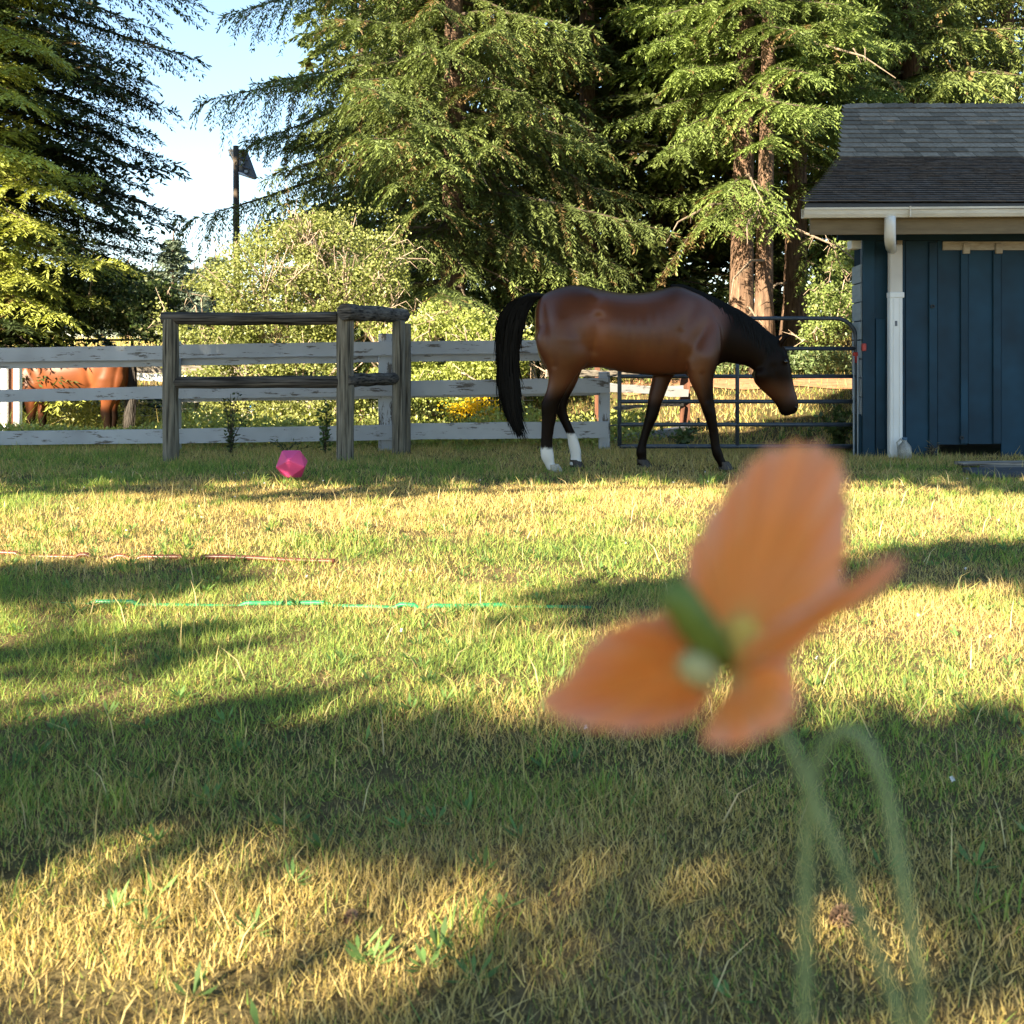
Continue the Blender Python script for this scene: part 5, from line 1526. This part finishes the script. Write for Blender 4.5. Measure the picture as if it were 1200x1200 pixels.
fore_far = [(400, 775, 815, 0.14, 0.07), (425, 770, 806, 0.14, 0.075), (444, 767.5, 791, 0.14, 0.065), (462, 763.5, 783, 0.135, 0.055), (478, 761, 777, 0.135, 0.05), (491, 758.5, 773.5, 0.135, 0.05), (500, 756.5, 769, 0.135, 0.043),
            (514, 753, 763, 0.135, 0.035), (526, 749.5, 759.5, 0.135, 0.037), (534, 747.5, 760, 0.135, 0.042), (541, 749.5, 759.5, 0.135, 0.037), (546, 749, 762, 0.135, 0.047), (549.5, 748.5, 764, 0.135, 0.053)]
tail1 = [(642, 350, 8), (631, 349, 10), (620, 350, 12), (609, 357, 14), (601, 370, 15), (597, 388, 14.5), (595, 405, 12.5), (594.5, 422, 11.5), (595, 440, 11.5), (596.5, 458, 11), (599, 474, 9.5), (602, 488, 7.5), (606, 500, 5), (611, 512, 2.5)]
hc = P(735, 551, 9.0)
horse('dark_bay_horse', 'dark bay horse with black tail and white hind socks walking head down', (hc.x, 9.0, 0.0), False, (0.092, 0.029, 0.0105),
      [hind_near, hind_far, fore_near, fore_far], tail1, [(625, 662, 525, -0.3, 0.0), (655, 692, 511, 0.0, 0.3)], 5)
def shift(L, px_of):
    return [(py, xl + px_of(py), xr + px_of(py), y, r) for py, xl, xr, y, r in L]
hn2 = shift(hind_near, lambda py: 22 * float(sstep(430, 475, py)))
hf2 = shift(hind_far, lambda py: 6 * float(sstep(430, 470, py)) - 9 * float(sstep(485, 525, py)))
fn2 = shift(fore_near, lambda py: -8 * float(sstep(440, 484, py)) - 10 * float(sstep(484, 530, py)))
ff2 = shift(fore_far, lambda py: 30 + 14 * float(sstep(440, 480, py)) + 14 * float(sstep(480, 530, py)))
tail2 = [(644, 350, 6), (634, 351, 7), (627, 358, 8), (624, 370, 8.5), (623, 390, 9), (623, 415, 9), (624, 440, 9), (626, 462, 8.5), (628, 482, 7.5), (630, 496, 5.5), (632, 505, 3.5), (633, 512, 2)]
fhY = 15.6
fhx = (152 - (735 - 627) * 0.577 - 600) / FPX * fhY
horse('red_bay_horse', 'red brown bay horse standing in the sun behind the white rails at the left', (fhx, fhY, -0.55), True, (0.125, 0.042, 0.017),
      [hn2, hf2, fn2, ff2], tail2, [(650, 690, 532, -0.3, 0.0)], 9)


# ---------------------------------------------------------------- poppies close to the camera
def poppy():
    D = 0.205
    mpet, N, L, b = mat_new('poppy_petal')
    tc = N.new('ShaderNodeTexCoord'); no = N.new('ShaderNodeTexNoise'); no.inputs['Scale'].default_value = 38; no.inputs['Detail'].default_value = 4
    L.new(tc.outputs['Object'], no.inputs['Vector'])
    r = ramp(N, [(0.35, (0.86, 0.28, 0.03)), (0.52, (0.84, 0.34, 0.09)), (0.68, (0.82, 0.40, 0.20))]); L.new(no.outputs[0], r.inputs[0])
    at = N.new('ShaderNodeAttribute'); at.attribute_name = 'col'
    ov = N.new('ShaderNodeMixRGB'); ov.inputs[0].default_value = 0.25
    L.new(at.outputs['Color'], ov.inputs[1]); L.new(r.outputs[0], ov.inputs[2])
    L.new(ov.outputs[0], b.inputs['Base Color']); b.inputs['Roughness'].default_value = 0.6
    b.inputs['Sheen Weight'].default_value = 0.3
    tr = N.new('ShaderNodeBsdfTranslucent'); L.new(ov.outputs[0], tr.inputs['Color'])
    mx = N.new('ShaderNodeMixShader'); mx.inputs[0].default_value = 0.5
    L.new(b.outputs[0], mx.inputs[1]); L.new(tr.outputs[0], mx.inputs[2]); L.new(mx.outputs[0], N['Material Output'].inputs[0])
    mst = mat_noise('poppy_stem', [(0.3, (0.10, 0.15, 0.055)), (0.7, (0.18, 0.24, 0.10))], (1, 1, 1), 120, 0.6, 0.2, 0.001)
    mpod = mat_noise('poppy_pod', [(0.3, (0.075, 0.115, 0.012)), (0.7, (0.13, 0.18, 0.03))], (1, 1, 1), 150, 0.5, 0.2, 0.001)
    mpale = mat_noise('poppy_stamen', [(0.3, (0.26, 0.24, 0.085)), (0.7, (0.38, 0.34, 0.15))], (1, 1, 1), 300, 0.7, 0.4, 0.001)
    base = P(1040, 1200, D); base.z = 0
    t = thing('poppy', base, 'blurred orange poppy flower on a hairy stem close to the camera', 'flower')
    def petal(outline, depth, cup, seed):
        """outline in photograph pixels, fanned from its foot; depth gives each rim point its own distance"""
        m = MB()
        foot = outline[0]
        ctl = outline[1:]
        rim = []
        for a in range(len(ctl) - 1):       # rounded between the corners, corners kept
            p0, p1, p2, p3 = ctl[max(a - 1, 0)], ctl[a], ctl[a + 1], ctl[min(a + 2, len(ctl) - 1)]
            for f in (0, 0.2, 0.4, 0.6, 0.8):
                rim.append(tuple(0.5 * (2 * p1[c] + (p2[c] - p0[c]) * f + (2 * p0[c] - 5 * p1[c] + 4 * p2[c] - p3[c]) * f * f + (3 * p1[c] - p0[c] - 3 * p2[c] + p3[c]) * f ** 3) for c in range(3)))
        rim.append(ctl[-1])
        n = len(rim); vs = []; fs = []
        K = 12
        for k in range(K + 1):
            f = k / K
            for i, (x, y, d) in enumerate(rim):
                rag = 1 + 0.02 * math.sin(i * 1.9 + seed) * f ** 4
                px = foot[0] + (x - foot[0]) * f * rag; py = foot[1] + (y - foot[1]) * f * rag
                dd = foot[2] * (1 - f) + d * f + cup * math.sin(f * math.pi) * math.sin((i + 0.5) / n * math.pi) + (0.0011 * math.sin(i * 0.9 + seed) + 0.0006 * math.sin(i * 2.1 + seed * 3)) * f
                vs.append(P(px, py, D + dd))
        for k in range(K):
            for i in range(n - 1):
                fs.append((k * n + i, k * n + i + 1, (k + 1) * n + i + 1, (k + 1) * n + i))
        m.add(vs, fs)
        o = m.build('petal', mpet, t, smooth=True)
        cl = o.data.attributes.new('col', 'FLOAT_COLOR', 'POINT')
        fr = np.repeat(np.arange(K + 1) / K, n); an = np.tile(np.arange(n), K + 1)
        vein = 0.5 + 0.5 * np.sin(an * 1.15 + seed * 2 + 0.6 * np.sin(an * 0.37))
        c0, c1, c2 = np.array([0.80, 0.58, 0.14]), np.array([0.92, 0.36, 0.04]), np.array([0.92, 0.50, 0.32])
        w1 = sstep(0.08, 0.34, fr)[:, None]; w2 = (sstep(0.55, 1.0, fr) * (0.5 + 0.5 * vein))[:, None]
        cv = (c0 * (1 - w1) + c1 * w1) * (1 - w2) + c2 * w2
        cv *= (0.90 + 0.10 * (1 - vein * sstep(0.2, 0.6, fr)))[:, None]
        cv = np.concatenate([cv, np.ones((len(cv), 1))], 1)
        cl.data.foreach_set('color', cv.astype(np.float32).reshape(-1))
        o.modifiers.new('solid', 'SOLIDIFY').thickness = 0.0003
    petal([(850, 775, 0.0), (818, 735, 0.006), (803, 660, 0.012), (828, 610, 0.016), (868, 555, 0.019), (900, 528, 0.021), (945, 520, 0.022), (980, 535, 0.021), (993, 575, 0.018), (992, 640, 0.013), (975, 715, 0.008), (905, 765, 0.003)], 0, 0.008, 1)
    petal([(832, 780, 0.0), (822, 735, 0.004), (790, 718, 0.002), (740, 725, -0.004), (690, 752, -0.009), (664, 790, -0.013), (630, 822, -0.016), (660, 845, -0.017), (720, 857, -0.015), (770, 856, -0.011), (812, 842, -0.006), (835, 815, -0.002)], 0, 0.006, 2)
    petal([(850, 795, 0.0), (872, 760, -0.002), (920, 722, -0.006), (985, 690, -0.012), (1035, 655, -0.016), (1058, 655, -0.018), (1035, 690, -0.017), (975, 728, -0.014), (935, 765, -0.010), (900, 785, -0.006), (865, 810, -0.002)], 0, -0.004, 3)
    petal([(862, 792, -0.001), (890, 772, -0.008), (925, 775, -0.012), (936, 810, -0.016), (926, 845, -0.019), (895, 862, -0.021), (862, 875, -0.021), (826, 870, -0.019), (830, 846, -0.014), (848, 815, -0.006)], 0, -0.004, 4)
    MB().tube([P(785, 686, D - 0.006), P(797, 702, D - 0.006), P(815, 730, D - 0.005), P(835, 758, D - 0.003), P(850, 778, D)], [0.0028, 0.0037, 0.0040, 0.0036, 0.002], 12).build('seed_pod', mpod, t, smooth=True)
    m = MB()
    c = P(868, 752, D + 0.004)
    for k in range(60):
        d = Vector(rand_dirs(1)[0]); e = c + d * 0.0042
        m.tube([P(850, 778, D), e], [0.0003, 0.0005], 4)
        m.box(e, 0.0016, 0.0016, 0.0016)
    m.build('stamens', mat_noise('poppy_anther', [(0.3, (0.55, 0.36, 0.06)), (0.7, (0.75, 0.52, 0.12))], (1, 1, 1), 300, 0.7, 0.2, 0.001), t)['kind'] = 'stuff'
    bm = bmesh.new(); bmesh.ops.create_uvsphere(bm, u_segments=14, v_segments=10, radius=0.0040)
    me = bpy.data.meshes.new('calyx'); bm.to_mesh(me); bm.free(); me.polygons.foreach_set('use_smooth', [True] * len(me.polygons))
    o = link('calyx', me, t, mpale); o.location = P(818, 785, D - 0.006) - base; o.scale = (1.15, 0.9, 0.85); o.rotation_euler = (0, 0.6, 0)
    def stem(pts, rr, tt, name='stem'):
        q = [P(x, y, D + d) for x, y, d in pts]
        last = q[-1]
        g = last.copy(); g.z = 0; g.x += (q[-1].x - q[-2].x) * 3
        q += [last.lerp(g, 0.4), g]
        # smooth
        for _ in range(2):
            n = [q[0]]
            for i in range(len(q) - 1):
                n += [q[i].lerp(q[i + 1], 0.25), q[i].lerp(q[i + 1], 0.75)]
            q = n + [q[-1]]
        m = MB(); m.tube(q, rr, 10)
        m.build(name, mst, tt, smooth=True)
    stem([(860, 800, 0.002), (900, 835, 0.004), (926, 872, 0.003), (950, 925, 0.002), (985, 1010, 0.0), (1012, 1085, -0.002), (1042, 1150, -0.003), (1062, 1210, -0.004)], 0.00125, t)
    b2 = P(1086, 1210, D); b2.z = 0
    t2 = thing('nodding_poppy', b2, 'blurred green nodding poppy stem bent over in an arch beside the orange poppy', 'flower')
    stem([(943, 1200, 0.006), (944, 1100, 0.006), (945, 1000, 0.006), (948, 935, 0.006), (958, 885, 0.005), (982, 852, 0.004), (1012, 862, 0.002), (1036, 915, 0.0), (1052, 1000, -0.002), (1068, 1090, -0.004), (1086, 1210, -0.005)], 0.00130, t2)
poppy()


# ---------------------------------------------------------------- small things in the grass
def cone(px, py, s, label):
    Y = CAMZ * FPX / (py - HOR)
    c = Vector(((px - 600) / FPX * Y, Y, float(terrain((px - 600) / FPX * Y, Y)) + s * 0.55))
    m = MB()
    ax = Vector((0.5, -0.3, 0.6)).normalized()
    u = ax.cross(Vector((0, 0, 1))).normalized(); w = ax.cross(u)
    for k in range(90):
        f = k / 89; a = k * 2.39996
        rad = s * 0.5 * math.sin(math.pi * (0.12 + 0.8 * f)) 
        d = u * math.cos(a) + w * math.sin(a)
        p = c + ax * (f - 0.5) * s * 1.5
        tip = p + d * (rad + s * 0.14) + ax * s * 0.22
        sd = ax.cross(d) * s * 0.13
        m.add([p + d * rad * 0.3, p + d * rad * 0.9 + sd, tip, p + d * rad * 0.9 - sd], [(0, 1, 2, 3)])
    m.tube([c - ax * s * 0.7, c + ax * s * 0.7], s * 0.2, 8)
    tag(m.build('pine_cone', mat_noise('cone_scale', [(0.3, (0.05, 0.03, 0.02)), (0.7, (0.22, 0.14, 0.09))], (1, 1, 1), 160, 0.8, 0.2, 0.002)), label, 'pine cone')
cone(985, 1085, 0.034, 'brown pine cone in the grass between the poppy stems')
cone(410, 1078, 0.022, 'small dark pine cone on the sunlit grass at lower left')
